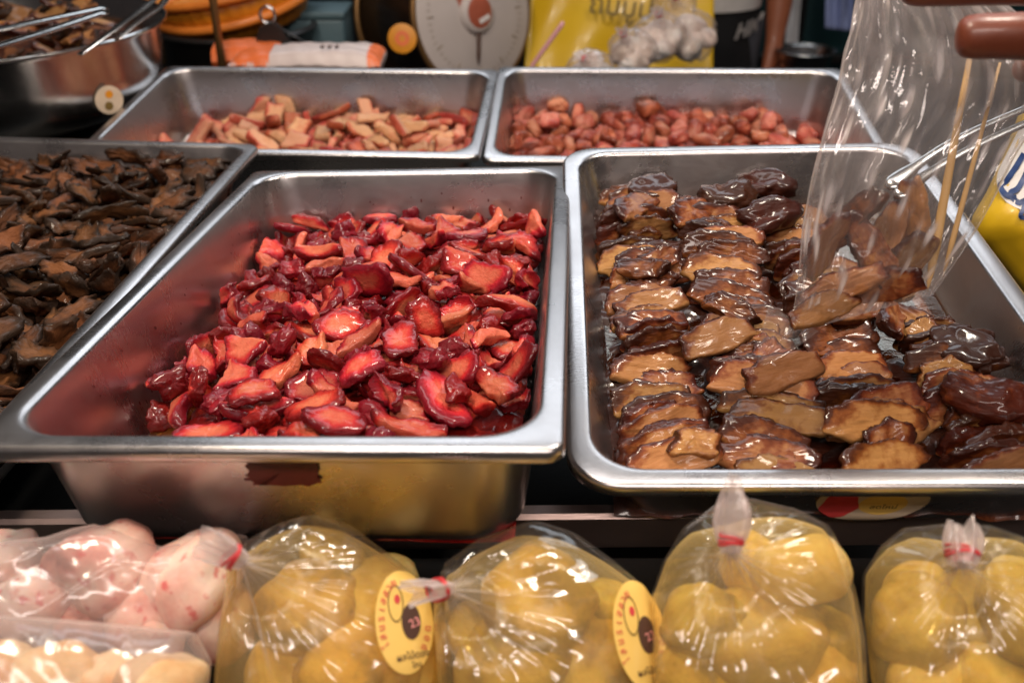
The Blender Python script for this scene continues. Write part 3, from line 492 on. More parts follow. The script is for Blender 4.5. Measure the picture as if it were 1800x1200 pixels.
    0,1182,-589,-500,34,-994,8,-98, 7,-611,-553,-462,394,366,-612,-580, 8,-2236,1142,-610,509,150,-143,-836, 5,-2056,-78,-607,576,742,-224,260,
  ]),
  'left': ({'h': 0.023, 'mx': 0.0, 'cx': 0, 'cy': 0, 'holes': []}, [
    5,1481,1048,-387,278,-9,-78,-958, 4,1249,1311,-371,340,-643,642,-241, 0,837,-1913,-382,231,45,-55,-970, 3,1419,-1736,-387,655,48,-60,-752, 1,1278,-1132,-288,955,-27,204,212, 7,-481,1959,-360,811,-76,-22,-579,
    0,1226,2582,-370,510,145,336,778, 9,1030,537,-388,11,111,-75,991, 8,1674,-688,-384,607,-63,64,-789, 9,1574,2327,-386,542,-74,68,834, 8,687,616,-365,997,-33,-61,-38, 7,114,2811,-372,531,-125,-17,838,
    4,1571,1706,-368,103,47,-137,-984, 3,23,-515,-388,428,10,-50,-902, 8,554,-110,-366,545,-111,12,-831, 2,538,2427,-379,459,86,-158,-870, 8,1101,1730,-363,863,155,116,467, 4,504,-754,-294,805,-63,-197,-556,
    7,-1230,2641,-374,334,-94,-17,938, 7,812,-2620,-374,321,59,70,-943, 1,518,2947,-402,989,-29,-52,-138, 1,1121,36,-380,957,-120,-1,262, 2,48,2427,-377,182,-36,-144,-972, 6,120,1676,-349,457,-25,42,888,
    9,1444,2667,-391,293,-94,18,-951, 5,1470,350,-389,173,-16,-31,-984, 8,1650,14,-374,603,-102,43,-790, 2,542,1468,-363,422,-135,115,889, 2,-493,1580,-376,354,95,-92,-926, 2,667,1247,-377,3,-26,156,987,
    4,1323,-2496,-292,592,-218,-82,-771, 2,-566,2959,-405,149,922,-356,24, 6,-1169,2123,-350,997,23,42,57, 6,1016,2089,-349,908,4,23,419, 7,-132,794,-317,572,283,-180,749, 4,242,1245,-374,461,-28,-128,878,
    2,557,-1752,-374,119,804,575,96, 6,242,-30,-332,463,142,-177,-857, 6,873,-383,-352,543,785,265,136, 2,337,-1241,-379,132,18,176,975, 5,1753,-2780,-434,674,-107,40,-730, 1,972,-2070,-380,248,8,62,-967,
    4,904,-1388,-374,184,-60,114,-974, 6,-537,868,-347,993,-40,-37,106, 2,50,23,-379,403,76,-163,-897, 0,1144,-2187,-352,225,-262,646,-681, 9,1020,-2748,-375,976,183,108,-42, 4,1355,-1577,-281,720,-95,-36,-686,
    6,680,127,-274,877,-186,20,-443, 9,1520,-329,-368,98,-58,-89,990, 8,1011,2457,-315,628,186,-444,-611, 1,970,-820,-265,8,-276,-688,-671, 0,-1066,2366,-376,34,-36,219,974, 0,1174,-1699,-354,43,879,-464,96,
    9,-366,1494,-321,932,311,0,188, 0,1404,-2167,-334,945,53,196,257, 3,998,281,-358,325,52,155,-931, 6,-353,3021,-320,869,380,-28,-316, 2,-956,2659,-368,771,-41,-55,-633, 3,1377,-730,-351,808,-330,-201,446,
    4,-100,473,-335,491,786,-277,-254, 6,151,-754,-378,47,-564,825,-3, 1,1377,1076,-278,885,-314,12,345, 4,1308,1646,-251,650,151,261,697, 9,1692,-1035,-404,705,37,257,-660, 5,1012,-1096,-352,775,-194,-14,-601,
    6,-30,2106,-325,353,115,-164,914, 8,-138,1638,-341,850,85,-214,473, 5,993,2886,-388,401,-33,-162,-901, 9,424,2730,-352,968,243,66,-21, 4,768,1055,-284,653,-274,561,-429, 3,743,2414,-388,545,15,-46,-837,
    2,-38,2717,-286,547,-386,-668,324, 6,63,1011,-331,962,-92,-115,-228, 3,-724,1011,-355,975,-173,-132,50, 7,638,-971,-374,479,54,102,-870, 1,772,1524,-377,916,-159,94,-356, 3,356,682,-343,706,-287,95,-640,
    4,1580,2444,-282,851,-316,-134,398, 7,523,947,-355,920,-19,115,375, 2,272,-2333,-375,991,111,62,-44, 3,1599,2864,-348,540,303,472,627, 5,1512,565,-389,999,27,-20,20, 0,-486,2270,-377,942,-66,-9,-327,
    2,1119,1441,-302,762,-89,-462,446, 5,1595,-2859,-375,529,188,-219,-798, 4,1225,-331,-364,826,360,212,377, 9,438,-1516,-384,972,-127,-126,-155, 0,1148,667,-305,742,-198,14,-640, 6,-66,-1568,-382,142,-949,-275,59,
    9,-399,570,-391,68,-89,42,-993, 7,-206,75,-346,828,-101,-138,-534, 1,-407,2905,-259,1,283,910,303, 7,-863,1544,-346,966,28,-174,189, 3,460,2662,-262,819,287,-1,496, 4,1257,2888,-341,615,28,-341,-711,
    8,-484,2496,-212,188,-329,643,666, 7,313,-983,-304,111,66,-239,962, 8,470,1124,-253,961,13,-44,-273, 0,417,407,-382,105,-990,-81,35, 3,876,-656,-357,132,36,-988,-76, 4,916,1420,-266,847,13,43,-530,
    2,1108,2217,-228,463,81,-262,-843, 3,1437,2930,-334,501,456,-696,-238, 3,1552,-2530,-326,612,-258,3,-748, 1,470,-51,-164,937,-106,-97,317, 3,1815,717,-243,718,-134,-182,659, 3,1151,-81,-258,108,-202,246,-942,
    8,-951,1095,-319,609,-215,232,727, 0,666,1815,-340,967,-178,102,-153, 6,141,2262,-232,560,212,133,790, 4,10,-2804,-376,479,-78,-198,852, 8,-1240,2871,-315,30,-124,-550,-825, 4,1485,-1556,-206,637,248,156,713,
    3,173,1830,-276,939,-173,125,-270, 1,848,-1890,-256,90,-114,989,-28, 6,1482,1947,-382,196,-980,-44,14, 4,629,2085,-340,153,78,-709,-684, 4,1770,-1091,-310,236,-472,849,0, 8,1706,260,-266,165,-55,160,972,
    7,1612,2132,-273,866,428,243,-83, 4,18,1028,-161,396,-356,382,-755, 9,1668,-766,-247,566,-106,107,-810, 1,335,-386,-274,83,108,-444,886, 8,1401,-2792,-351,143,-130,57,980, 1,-537,2314,-236,180,39,410,-893,
    9,963,1038,-374,951,153,156,218, 5,1607,-1582,-364,387,324,463,729, 2,849,-1026,-294,861,113,-258,424, 9,916,-2990,-427,605,136,-213,755, 4,-34,-665,-263,595,-165,198,-761, 8,90,554,-315,566,-273,-198,-752,
    9,1721,972,-304,224,-289,801,474, 5,139,298,-223,760,487,-137,408, 6,358,188,-144,71,98,0,-993, 6,141,3077,-244,751,630,194,-36, 0,290,2318,-289,602,-520,534,-286, 2,-821,2729,-270,752,342,-208,-524,
    0,-184,1266,-373,80,-25,305,949, 1,-902,1325,-330,120,10,869,-480, 4,-248,-409,-377,32,-279,960,-6, 1,-908,2184,-241,777,124,-25,-616, 5,1714,2991,-315,736,392,147,-532, 0,1135,286,-220,829,548,100,49,
    8,1458,-528,-166,359,23,489,795, 0,1487,-1089,-266,745,-158,141,-633, 7,326,-1370,-252,236,-124,-166,950, 9,1407,490,-298,625,105,2,-774, 5,1412,1157,-194,258,941,-195,99, 5,790,-2353,-267,486,-223,-106,838,
    4,-1769,1301,-435,339,580,622,402, 5,580,732,-249,143,-554,810,-130, 2,186,1598,-177,460,-467,641,-398, 9,1215,-3039,-305,844,39,-354,-402, 7,1520,1452,-319,547,-4,29,-837, 9,536,1116,-112,141,-19,0,990,
    7,-355,399,-276,945,-20,18,-325, 4,1346,2206,-194,10,628,-776,-52, 9,1625,366,-161,194,-198,158,948, 1,1795,-1516,-397,542,-411,-308,665, 0,994,968,-235,937,68,-38,341, 0,-738,2809,-380,502,-2,9,865,
    8,1178,-662,-290,480,-160,-263,-821, 3,926,2178,-152,971,-77,-164,154, 7,299,-1884,-353,990,-24,-121,76, 6,866,1726,-101,817,-85,-232,-521, 8,641,2502,-216,291,59,-135,945, 6,585,2179,-169,317,-877,176,-314,
    6,978,80,-191,962,-161,174,134, 3,-355,2190,-172,724,254,-170,618, 9,727,-1645,-304,9,906,-176,-384, 0,272,-694,-209,495,14,121,860, 6,1715,-2822,-216,825,194,66,527, 5,360,1696,-187,739,65,69,667,
    2,-385,127,-276,295,257,915,101, 4,771,3027,-304,203,-138,-281,928, 5,892,-1158,-246,848,347,-160,366, 2,1480,-2270,-255,61,361,-60,929, 5,541,-1177,-197,891,-112,175,404, 8,1068,3125,-218,94,-22,-614,783,
    0,1592,-108,-201,718,42,-109,686, 0,689,535,-203,307,-24,2,-952, 6,1202,2355,-32,714,-449,160,-512, 2,255,-1606,-279,904,22,-33,-426, 8,1688,-1737,-165,239,-191,-70,-950, 3,1233,693,-175,889,140,52,-433,
    7,-39,2285,-109,992,81,-32,94, 9,1731,1236,-313,149,-211,-146,-955, 9,297,1240,-135,462,-424,-108,771, 6,-258,1943,-169,955,186,126,195, 4,1379,-105,-228,620,50,73,-779, 0,1825,2325,-211,639,226,363,639,
    9,517,1869,-130,282,387,-59,876, 3,-308,1189,-260,555,144,-82,-815, 9,1185,-1474,-254,326,248,-140,-902, 8,-738,321,-366,31,685,-728,8, 6,1096,1180,-132,120,-266,810,-510, 6,1586,662,-208,434,-59,577,689,
    5,607,-563,-233,2,-156,-986,66, 5,1790,-461,-314,731,-282,-87,-615, 2,1674,-3032,-98,973,197,-40,114, 4,-696,2109,-247,518,306,197,-774, 5,976,-2096,-253,22,-88,-16,996, 4,1761,-2183,-423,714,-116,179,-667,
    3,1734,-1303,-238,839,239,-343,347, 4,1646,1882,-236,957,198,32,211, 3,-406,2763,-218,828,406,-288,257, 0,-564,-291,-352,237,544,769,236, 7,-1123,3056,-391,24,-37,459,888, 9,301,2467,-83,793,-76,99,-596,
    9,306,2082,-133,346,330,-852,-213, 4,-847,604,-371,30,86,904,-417, 4,-84,1730,-137,990,-98,-71,76, 7,544,92,0,271,25,256,-928, 7,548,1518,-198,688,-27,-187,-701, 2,1820,2751,-308,202,604,-350,-687,
    6,1102,-542,-144,927,-189,-53,-319, 5,-427,741,-210,646,-28,8,763, 2,739,-1302,-224,268,146,82,-949, 6,271,2942,-196,92,-106,-153,-978, 8,523,-2930,-380,125,-944,305,25, 3,1762,-2378,-304,636,-73,93,-762,
    8,591,-319,-167,321,904,-273,-70, 8,1527,2688,-143,169,-928,-329,38, 3,574,-2580,-355,398,198,-358,-821, 6,92,-1128,-223,106,-973,-55,-199, 3,854,2232,-66,410,-197,73,888, 3,420,-2445,-284,54,228,-972,4,
    0,1035,2760,-248,744,-494,-256,371, 7,1739,-1506,-157,388,767,-224,459, 9,1093,588,-130,625,36,-235,743, 2,551,2357,-48,677,-100,-125,-718, 4,-1119,1977,-268,843,198,-192,461, 4,32,1466,-45,345,891,-281,-91,
    2,-590,1270,-320,240,-133,804,-528, 4,65,-116,-203,902,323,8,286, 9,784,2764,-198,814,-116,156,547, 5,841,-270,-49,197,481,-824,-225, 7,847,367,-243,699,620,-164,316, 2,-610,1984,-203,435,208,315,-817,
    6,1302,-1679,-113,193,-726,-658,41, 3,-330,-730,-385,973,129,-9,-192, 4,-1151,3125,-263,875,-480,-19,61, 7,1771,-520,-123,629,-261,256,686, 6,-420,1160,-119,980,105,-12,-171, 0,845,-1443,-134,655,614,315,310,
    0,1293,139,-135,377,118,-201,-896, 2,-1761,501,-436,646,319,-348,-599, 2,102,2065,-109,582,105,175,-788, 6,1792,1703,-178,634,105,249,-724, 0,1833,-74,-200,685,-113,586,-419, 3,-650,1704,-333,132,-243,-13,961,
    9,1470,1673,-144,86,-838,525,124, 7,1084,-2978,-235,210,-303,930,4, 3,394,-2140,-390,1,-30,-996,79, 1,1526,2994,-162,22,-6,-239,971, 9,601,1703,-109,504,222,157,820, 9,268,-246,-75,160,573,801,70,
    9,1090,-2734,-269,62,200,-173,962, 5,1035,-1647,-208,895,-153,-416,44, 4,-624,2672,-136,872,469,91,-103, 7,486,571,-106,634,-400,-80,657, 1,964,1884,-113,212,153,-916,305, 2,805,849,-131,981,192,10,-4,
    3,1219,-242,-132,198,14,-77,977, 7,-203,2562,-201,146,655,511,-537, 2,361,873,-114,198,-555,-655,473, 0,-116,1120,-7,383,-17,-61,-922, 6,1678,-2139,-177,489,-63,-274,-826, 7,-326,3036,-134,226,-102,106,963,
    1,-1076,1732,-380,923,126,38,361, 8,1598,-299,-34,957,-221,-41,184, 9,1288,2588,-221,879,24,286,-381, 2,1712,1343,-189,434,-864,-90,241, 5,-103,1875,-41,968,-198,10,-150, 5,1717,-468,-10,884,-219,-296,-289,
    7,1060,2904,-106,968,-207,-111,88, 1,549,3146,-124,11,84,622,778, 0,96,871,-134,293,536,-563,-557, 9,248,-2581,-391,344,60,-70,934, 3,223,668,-221,882,-80,-213,-412, 3,1342,406,-89,877,-198,-26,436,
    0,896,-2045,-141,942,102,-21,318, 1,1614,1498,-128,287,83,204,-932, 3,-1239,2307,-258,661,-16,-75,-746, 0,950,-1543,-188,238,233,-470,-818, 1,1669,-1014,-159,563,-29,50,-825, 5,1649,814,-194,940,107,-197,-256,
    5,-1074,2655,-234,973,-190,-21,-127, 6,-286,-633,-253,132,-800,-581,67, 8,789,-1873,-118,120,200,-289,-928, 7,-56,1408,-220,616,-740,222,-150,
  ]),
  'right': ({'h': 0.021, 'mx': 0.0, 'cx': -0.01, 'cy': 0, 'holes': [[0.15, 0.05, 0.09]]}, [
    2,-1045,-1920,-267,936,306,-8,173, 4,-1081,-1809,-252,891,430,52,138, 1,-1041,-1692,-299,927,339,8,161, 4,-1080,-1556,-306,884,424,73,182, 11,-1145,-1427,-313,881,435,54,181, 2,-1035,-1307,-375,930,337,38,139,
    6,-1118,-1165,-378,959,257,76,95, 5,-1018,-1020,-375,970,223,5,98, 0,-1107,-858,-320,961,231,93,122, 8,-1056,-721,-332,724,677,31,132, 5,-1025,-611,-262,731,670,84,100, 5,-1030,-506,-248,700,707,64,80,
    1,-1059,-412,-220,964,190,98,158, 7,-1092,-283,-262,973,168,49,149, 1,-1047,-132,-219,957,233,11,174, 2,-1095,6,-257,951,246,97,159, 13,-1024,167,-271,969,173,65,164, 13,-976,335,-305,905,419,19,75,
    11,-1129,446,-304,909,412,-59,24, 9,-974,556,-356,905,420,-20,57, 6,-995,682,-318,919,393,-31,22, 2,-1095,801,-353,943,333,-23,5, 3,-975,935,-365,768,636,-20,69, 3,-1077,1036,-360,707,698,106,28,
    12,-1014,1148,-326,657,752,37,43, 5,-973,1243,-289,726,684,-30,61, 3,-1077,1329,-331,784,613,62,70, 2,-1090,1420,-279,722,685,59,80, 5,-1095,1505,-285,743,664,81,10, 9,-1004,1603,-222,942,321,-23,95,
    6,-1016,1726,-249,894,442,45,58, 0,-1068,1851,-247,910,415,-17,16, 5,-367,-1960,-385,958,251,-90,-102, 8,-414,-1791,-350,967,186,-99,-141, 1,-387,-1636,-327,952,263,27,-155, 9,-257,-1494,-269,978,172,-29,-118,
    3,-296,-1362,-264,949,296,-23,-106, 9,-335,-1193,-209,929,345,7,-136, 4,-383,-1051,-232,888,436,-95,-109, 3,-290,-941,-262,906,414,-28,-83, 11,-344,-798,-254,940,321,-97,-70, 10,-297,-669,-271,887,431,-90,-139,
    0,-282,-559,-308,947,310,24,-81, 6,-364,-406,-332,961,276,12,-10, 9,-299,-248,-374,958,282,-9,-53, 1,-260,-121,-374,959,281,-36,-1, 0,-283,40,-380,973,187,21,-134, 8,-346,200,-368,952,283,37,-115,
    4,-324,365,-331,957,283,20,-54, 2,-385,522,-289,954,270,-31,-124, 0,-268,685,-231,906,418,0,-72, 2,-385,807,-226,895,444,-6,-31, 8,-318,915,-233,952,302,-42,34, 7,-387,1046,-251,740,655,-62,-139,
    13,-404,1146,-254,762,644,-66,-27, 0,-312,1255,-288,905,422,33,52, 2,-316,1364,-245,911,408,61,19, 12,-376,1490,-313,923,379,11,63, 2,-375,1622,-330,909,415,44,15, 9,-379,1739,-348,948,308,71,29,
    10,-428,1860,-373,886,452,-6,106, 0,294,-1940,-245,968,199,91,122, 10,351,-1774,-215,951,271,-20,150, 5,462,-1643,-235,948,237,9,212, 0,315,-1485,-296,964,214,-36,153, 6,469,-1337,-295,944,257,44,204,
    8,303,-1198,-361,745,666,16,20, 2,340,-1089,-387,805,590,20,58, 2,333,-995,-365,938,236,14,252, 1,364,-836,-328,960,223,97,137, 2,301,-703,-346,941,294,-20,168, 6,328,-537,-273,964,205,32,169,
    5,389,-389,-265,942,331,53,3, 2,365,-260,-258,925,376,60,-13, 7,465,-150,-259,936,336,31,97, 4,323,-41,-269,887,454,14,88, 1,353,76,-210,960,266,-4,82, 6,312,224,-277,957,244,-14,155,
    4,469,388,-239,979,192,42,63, 0,411,550,-322,728,668,92,122, 6,364,634,-337,768,632,97,27, 11,291,721,-337,737,649,72,172, 8,360,833,-318,674,717,128,127, 4,354,922,-377,898,439,21,-21,
    5,327,1063,-340,928,367,-62,27, 5,379,1181,-381,895,442,50,-25, 5,372,1315,-344,942,329,29,-50, 4,421,1451,-313,948,292,59,115, 9,1072,-1920,-346,744,645,64,162, 4,1023,-1825,-332,664,737,123,24,
    6,1108,-1721,-321,654,739,133,88, 11,972,-1616,-360,669,726,141,74, 0,1099,-1508,-314,695,702,126,93, 10,1034,-1421,-299,912,411,20,-3, 2,1061,-1313,-279,892,447,-69,15, 6,1082,-1176,-295,916,390,-21,-93,
    10,961,-1038,-246,949,306,-74,-20, 3,1077,-898,-208,948,318,-14,-1, 1,1111,-770,-260,684,726,-71,8, 4,1101,-672,-236,655,753,-70,9, 5,1037,-567,-234,777,620,-103,-26, 14,-850,1850,-200,951,61,45,298,
    15,-200,1650,-180,982,162,50,80, 16,200,2000,-240,982,36,-74,-170, 5,-550,1350,-160,912,222,138,317, 16,100,1150,-140,976,166,-38,138, 2,-1050,1500,-160,879,105,126,447, 14,1150,-850,-200,932,115,-14,-342,
    3,950,-600,-180,819,280,-108,-489, 15,1100,-1400,-180,963,79,-11,-259, 7,550,-300,-160,962,166,46,212, 11,750,-450,-140,795,195,79,569, 4,-600,-700,-140,944,204,75,249, 1,-200,-1150,-130,937,291,46,185,
    12,-900,-1850,-180,987,149,53,-8, 8,300,-1650,-170,943,323,68,50, 11,-914,497,-175,945,253,-65,196, 13,-1063,342,-172,988,117,-58,-83, 12,861,-49,-192,947,221,-48,229, 12,-283,-929,-172,888,186,-36,419,
    11,-423,-323,-167,924,209,4,-321,
  ]),
}
# ------------------------------------------------------------------ object helpers
def mesh(name, V, F, m=None, attrs=None, smooth=True):
    me = bpy.data.meshes.new(name); me.from_pydata([tuple(map(float, v)) for v in V], [], [tuple(int(i) for i in f) for f in F])
    for k, a in (attrs or {}).items():
        at_ = me.attributes.new(k, 'FLOAT', 'POINT'); at_.data.foreach_set('value', np.asarray(a, dtype=np.float32))
    if smooth: me.polygons.foreach_set('use_smooth', [True] * len(me.polygons))
    if m: me.materials.append(M[m] if isinstance(m, str) else m)
    return me
def obj(name, me, parent=None, loc=None, mw=None):
    o = bpy.data.objects.new(name, me); sc.collection.objects.link(o)
    if parent is not None: o.parent = parent
    if loc is not None: o.location = loc
    if mw is not None: o.matrix_world = mw
    return o
def tag(o, label, cat, group=None, kind=None):
    if label: o['label'] = label
    if cat: o['category'] = cat
    if group: o['group'] = group
    if kind: o['kind'] = kind
    return o
def thing(name, label, cat, loc=(0, 0, 0), rot=None, group=None, mw=None):
    o = bpy.data.objects.new(name, None); sc.collection.objects.link(o); o.empty_display_size = .02
    if mw is not None: o.matrix_world = mw
    else:
        o.location = loc
        if rot is not None: o.rotation_euler = rot
    return tag(o, label, cat, group)
def frame(z, x=(1, 0, 0), o=(0, 0, 0)):
    """matrix whose Z axis is z and X axis close to x"""
    z = Vector(z).normalized(); x = Vector(x); x = (x - z * x.dot(z)).normalized(); y = z.cross(x)
    return Matrix(((x.x, y.x, z.x, o[0]), (x.y, y.y, z.y, o[1]), (x.z, y.z, z.z, o[2]), (0, 0, 0, 1)))
def box(w, d, h, bev=.004, seg=2, name='box'):
    bm = bmesh.new(); bmesh.ops.create_cube(bm, size=1); bmesh.ops.scale(bm, vec=(w, d, h), verts=bm.verts); bmesh.ops.translate(bm, vec=(0, 0, h / 2), verts=bm.verts)
    if bev: bmesh.ops.bevel(bm, geom=bm.edges[:], offset=bev, segments=seg, profile=.6, affect='EDGES')
    V = [v.co[:] for v in bm.verts]; F = [[v.index for v in f.verts] for f in bm.faces] if not bm.verts.index_update() else 0; bm.free(); return V, F
def lathe(prof, n=64, a0=0, a1=2 * PI, ripple=None):
    V = []; F = []; full = abs(a1 - a0 - 2 * PI) < 1e-6; m = n if full else n + 1
    for r, z in prof:
        for i in range(m):
            a = a0 + (a1 - a0) * i / n; k = 1 if ripple is None else 1 + ripple(a, z); V.append((r * k * math.cos(a), r * k * math.sin(a), z))
    for j in range(len(prof) - 1):
        for i in range(n):
            k = (i + 1) % m; F.append((j * m + i, j * m + k, (j + 1) * m + k, (j + 1) * m + i))
    return V, F
def tube(pts, rad, n=10, closed=False, flat=1.0, up=None):
    """swept round (or flattened) bar along points; rad scalar or list"""
    P = [Vector(p) for p in pts]; R = rad if hasattr(rad, '__len__') else [rad] * len(P); V = []; F = []; N = len(P); prev = None
    for i, p in enumerate(P):
        a = P[(i - 1) % N] if (closed or i) else p; b = P[(i + 1) % N] if (closed or i < N - 1) else p
        t = (b - a).normalized(); ref = Vector(up) if up else (prev or (Vector((0, 0, 1)) if abs(t.z) < .9 else Vector((1, 0, 0))))
        x = (ref - t * ref.dot(t)).normalized(); prev = x; y = t.cross(x)
        for k in range(n):
            c = 2 * PI * k / n; V.append(p + x * (math.cos(c) * R[i] * flat) + y * (math.sin(c) * R[i]))
    for i in range(N if closed else N - 1):
        j = (i + 1) % N
        for k in range(n): l = (k + 1) % n; F.append((i * n + k, i * n + l, j * n + l, j * n + k))
    if not closed: F.append(tuple(range(n))[::-1]); F.append(tuple((N - 1) * n + k for k in range(n)))
    return V, F
def join(*parts):
    V = []; F = []
    for v, f in parts:
        o = len(V); V += [tuple(q) for q in v]; F += [tuple(int(i) + o for i in g) for g in f]
    return V, F
def text_vf(s, size=.01, ext=.0002, bold=0.0, shear=0.0):
    cu = bpy.data.curves.new('t', 'FONT'); cu.body = s; cu.size = size; cu.extrude = ext; cu.align_x = 'CENTER'; cu.align_y = 'CENTER'; cu.offset = bold; cu.resolution_u = 3; cu.shear = shear
    o = bpy.data.objects.new('t', cu); sc.collection.objects.link(o); dg = bpy.context.evaluated_depsgraph_get()
    me = o.evaluated_get(dg).to_mesh(); V = [v.co[:] for v in me.vertices]; F = [tuple(p.vertices) for p in me.polygons]
    o.evaluated_get(dg).to_mesh_clear(); bpy.data.objects.remove(o); bpy.data.curves.remove(cu); return V, F

# ------------------------------------------------------------------ setting
def structure(name, V, F, m, loc=(0, 0, 0), smooth=False):
    o = obj(name, mesh(name, V, F, m, smooth=smooth), loc=loc); o['kind'] = 'structure'; return o
structure('front_counter', *box(2.4, .50, .30, .004), 'black', (0, .245, .562))
structure('back_counter', *box(2.6, 1.54, .3, .004), 'black', (0, 1.33, .485))
structure('ground', [(-6, -3, 0), (6, -3, 0), (6, 9, 0), (-6, 9, 0)], [(0, 1, 2, 3)], 'dark_wall')
structure('backdrop', *box(7, .08, 3.2, .01), 'dark_wall', (0, 4.6, 0))
# folded steel edge strip the front pans rest on
pr = [(.0, .0), (.0, .024), (.003, .0265), (.012, .0265), (.012, .022), (.006, .022), (.006, .0)]
V = []; F = []
for k, x in enumerate((-1.15, 1.15)):
    for y, z in pr: V.append((x, y, z))
n = len(pr)
for i in range(n): F.append((i, (i + 1) % n, n + (i + 1) % n, n + i))
F += [tuple(range(n))[::-1], tuple(range(n, 2 * n))]
tag(obj('steel_edge_strip', mesh('steel_edge_strip', V, F, 'ledge', smooth=False), mw=Matrix.Translation((0, .50, .8645)) @ Matrix.Rotation(-.012, 4, 'Y')), 'folded brownish steel edge strip under the front food pans', 'edge strip')

# ------------------------------------------------------------------ pans
def tmat(x):
    r = Vector(x[3:]); a = r.length
    return Matrix.Translation((x[0], x[1], x[2] + CAMZ)) @ (Matrix.Rotation(a, 4, r / a) if a > 1e-6 else Matrix())
TR = {'red': (.325, .53, .085, .012, .010, .036), 'right': (.345, .49, .066, .0135, .034, .034), 'rl': (.53, .325, .10, .012, .014, .036), 'rr': (.53, .325, .10, .012, .014, .036), 'left': (.42, .68, .07, .0125, .020, .030)}
TM = {'red': tmat([-.1196, .6848, -.3112, -.0504, -.0367, -.0588]), 'right': tmat([.2147, .6967, -.3222, .1025, -.0345, -.0403]),
      'rl': tmat([-.2959, 1.3741, -.3773, .1039, -.0109, -.071]), 'rr': tmat([.2343, 1.361, -.3791, .1364, -.0112, -.0549]), 'left': tmat([-0.5284, 0.8244, -0.3541, -0.0185, 0.0198, -0.0272])}
PL = {'red': 'deep steel pan of red fruit slices with a dark red mark on its front wall', 'right': 'round-cornered steel pan holding the glossy brown slices, with an oval sticker on its front',
      'rl': 'wide steel pan at the back holding pink and tan cut chunks', 'rr': 'wide steel pan at the back holding small round reddish brown fruit', 'left': 'steel pan at the left edge filled with dark brown strips'}
PANS = {}
for k, (W, L, D, rim, ro, ri) in TR.items():
    t = thing('steel_pan', PL[k], 'food pan', mw=TM[k], group='steel food pans on the counter')
    V, F = tray_mesh(W, L, D, rim, ro, ri, .011 if k == 'red' else .016); o = obj('pan_shell', mesh('pan_shell', V, F, 'steel'), t)
    md = o.modifiers.new('sheet', 'SOLIDIFY'); md.thickness = .0009; md.offset = 1
    PANS[k] = t
# worn painted patch on the front wall of the red pan
rg = np.random.RandomState(12); pts = []
for i in range(60):
    a = 2 * PI * i / 60; x = .0205 * math.copysign(abs(math.cos(a)) ** .35, math.cos(a)); z = .0105 * math.copysign(abs(math.sin(a)) ** .5, math.sin(a))
    pts.append((x + rg.normal() * .0010 * (1 + (x < 0)), z + rg.normal() * .0005))
yf = lambda z: -.265 + .012 + .00197 + .010 * (-z - .004) / .065
def wall_patch(pts, zc, xc, off, yfun, th=.0003):
    V = [(xc + x, yfun(zc + z) - off, zc + z) for x, z in pts]; n = len(V); V.append((xc, yfun(zc) - off, zc)); return V, [(i, (i + 1) % n, n) for i in range(n)]
obj('paint_mark', mesh('paint_mark', *wall_patch(pts, -.0245, .006, .0016, yf), 'dark_paint', smooth=False), PANS['red'])
rg2 = np.random.RandomState(21); sp_ = []
for i in range(46):   # dried syrup specks on the left and back walls
    w_ = rg2.rand(); r_ = rg2.uniform(.0003, .0011); el = rg2.uniform(1, 2.2); P = []
    for kk in range(8):
        a_ = 2 * PI * kk / 8; du, dz_ = r_ * math.cos(a_), r_ * el * math.sin(a_); P.append((du, dz_))
    zc = -.018 - .045 * rg2.rand(); ins = .0150 + .010 * (-zc - .004) / .065
    if w_ < .65: yc = rg2.uniform(-.19, .2); V_ = [(-.1625 + ins + .0004 + dz_ * -.15, yc + du, zc + dz_) for du, dz_ in P]
    else: xc = rg2.uniform(-.1, .12); V_ = [(xc + du, .265 - ins - .0004 + dz_ * .15, zc + dz_) for du, dz_ in P]
    sp_.append((V_, [tuple(range(8))]))
so = obj('syrup_specks', mesh('syrup_specks', *join(*sp_), 'dark_paint', smooth=False), PANS['red']); so['kind'] = 'stuff'
# oval sticker under the lip of the right pan
yr = lambda z: -.245 + .0135 + .00197 + .015 * (min(-z, .05) - .004) / .046 + (.0144 * (1 - math.sqrt(max(0, 1 - ((-z - .05) / .016) ** 2))) if z < -.05 else 0)
pts = [(.0345 * math.cos(2 * PI * i / 48), .0235 * math.sin(2 * PI * i / 48)) for i in range(48)]
def ring_patch(pts, zc, xc, off, rings=8):
    c_ = np.mean(pts, 0); n = len(pts); V = []
    for j in range(rings + 1):
        for p in pts: q = c_ + (np.array(p) - c_) * max(.001, j / rings); V.append((xc + q[0], yr(zc + q[1]) - off, zc + q[1]))
    return V, [(j * n + i, (j + 1) * n + i, (j + 1) * n + (i + 1) % n, j * n + (i + 1) % n) for j in range(rings) for i in range(n)]
st = obj('sticker', mesh('sticker', *ring_patch(pts, -.0365, .018, .0018), 'sticker_pale', smooth=False), PANS['right'])
pts2 = [(-.0195 + .0120 * math.cos(2 * PI * i / 24) * (1.0 + .1 * math.sin(i * 5)), -.004 + .0145 * math.sin(2 * PI * i / 24)) for i in range(24)]
obj('red_print', mesh('red_print', *ring_patch(pts2, -.0365, .018, .0021), 'ink_red', smooth=False), st)
pts3 = [(.007 + .0150 * math.cos(2 * PI * i / 24), -.003 + .0125 * math.sin(2 * PI * i / 24)) for i in range(24)]
obj('yellow_print', mesh('yellow_print', *ring_patch(pts3, -.0365, .018, .0021), 'label', smooth=False), st)
V, F = text_vf('สดใหม่', .0065, .0001)
obj('lettering', mesh('lettering', [(.018 + .008 + x, yr(-.0425 + y) - .0024 - z, -.0425 + y) for x, y, z in V], F, 'ink_olive', smooth=False), st)

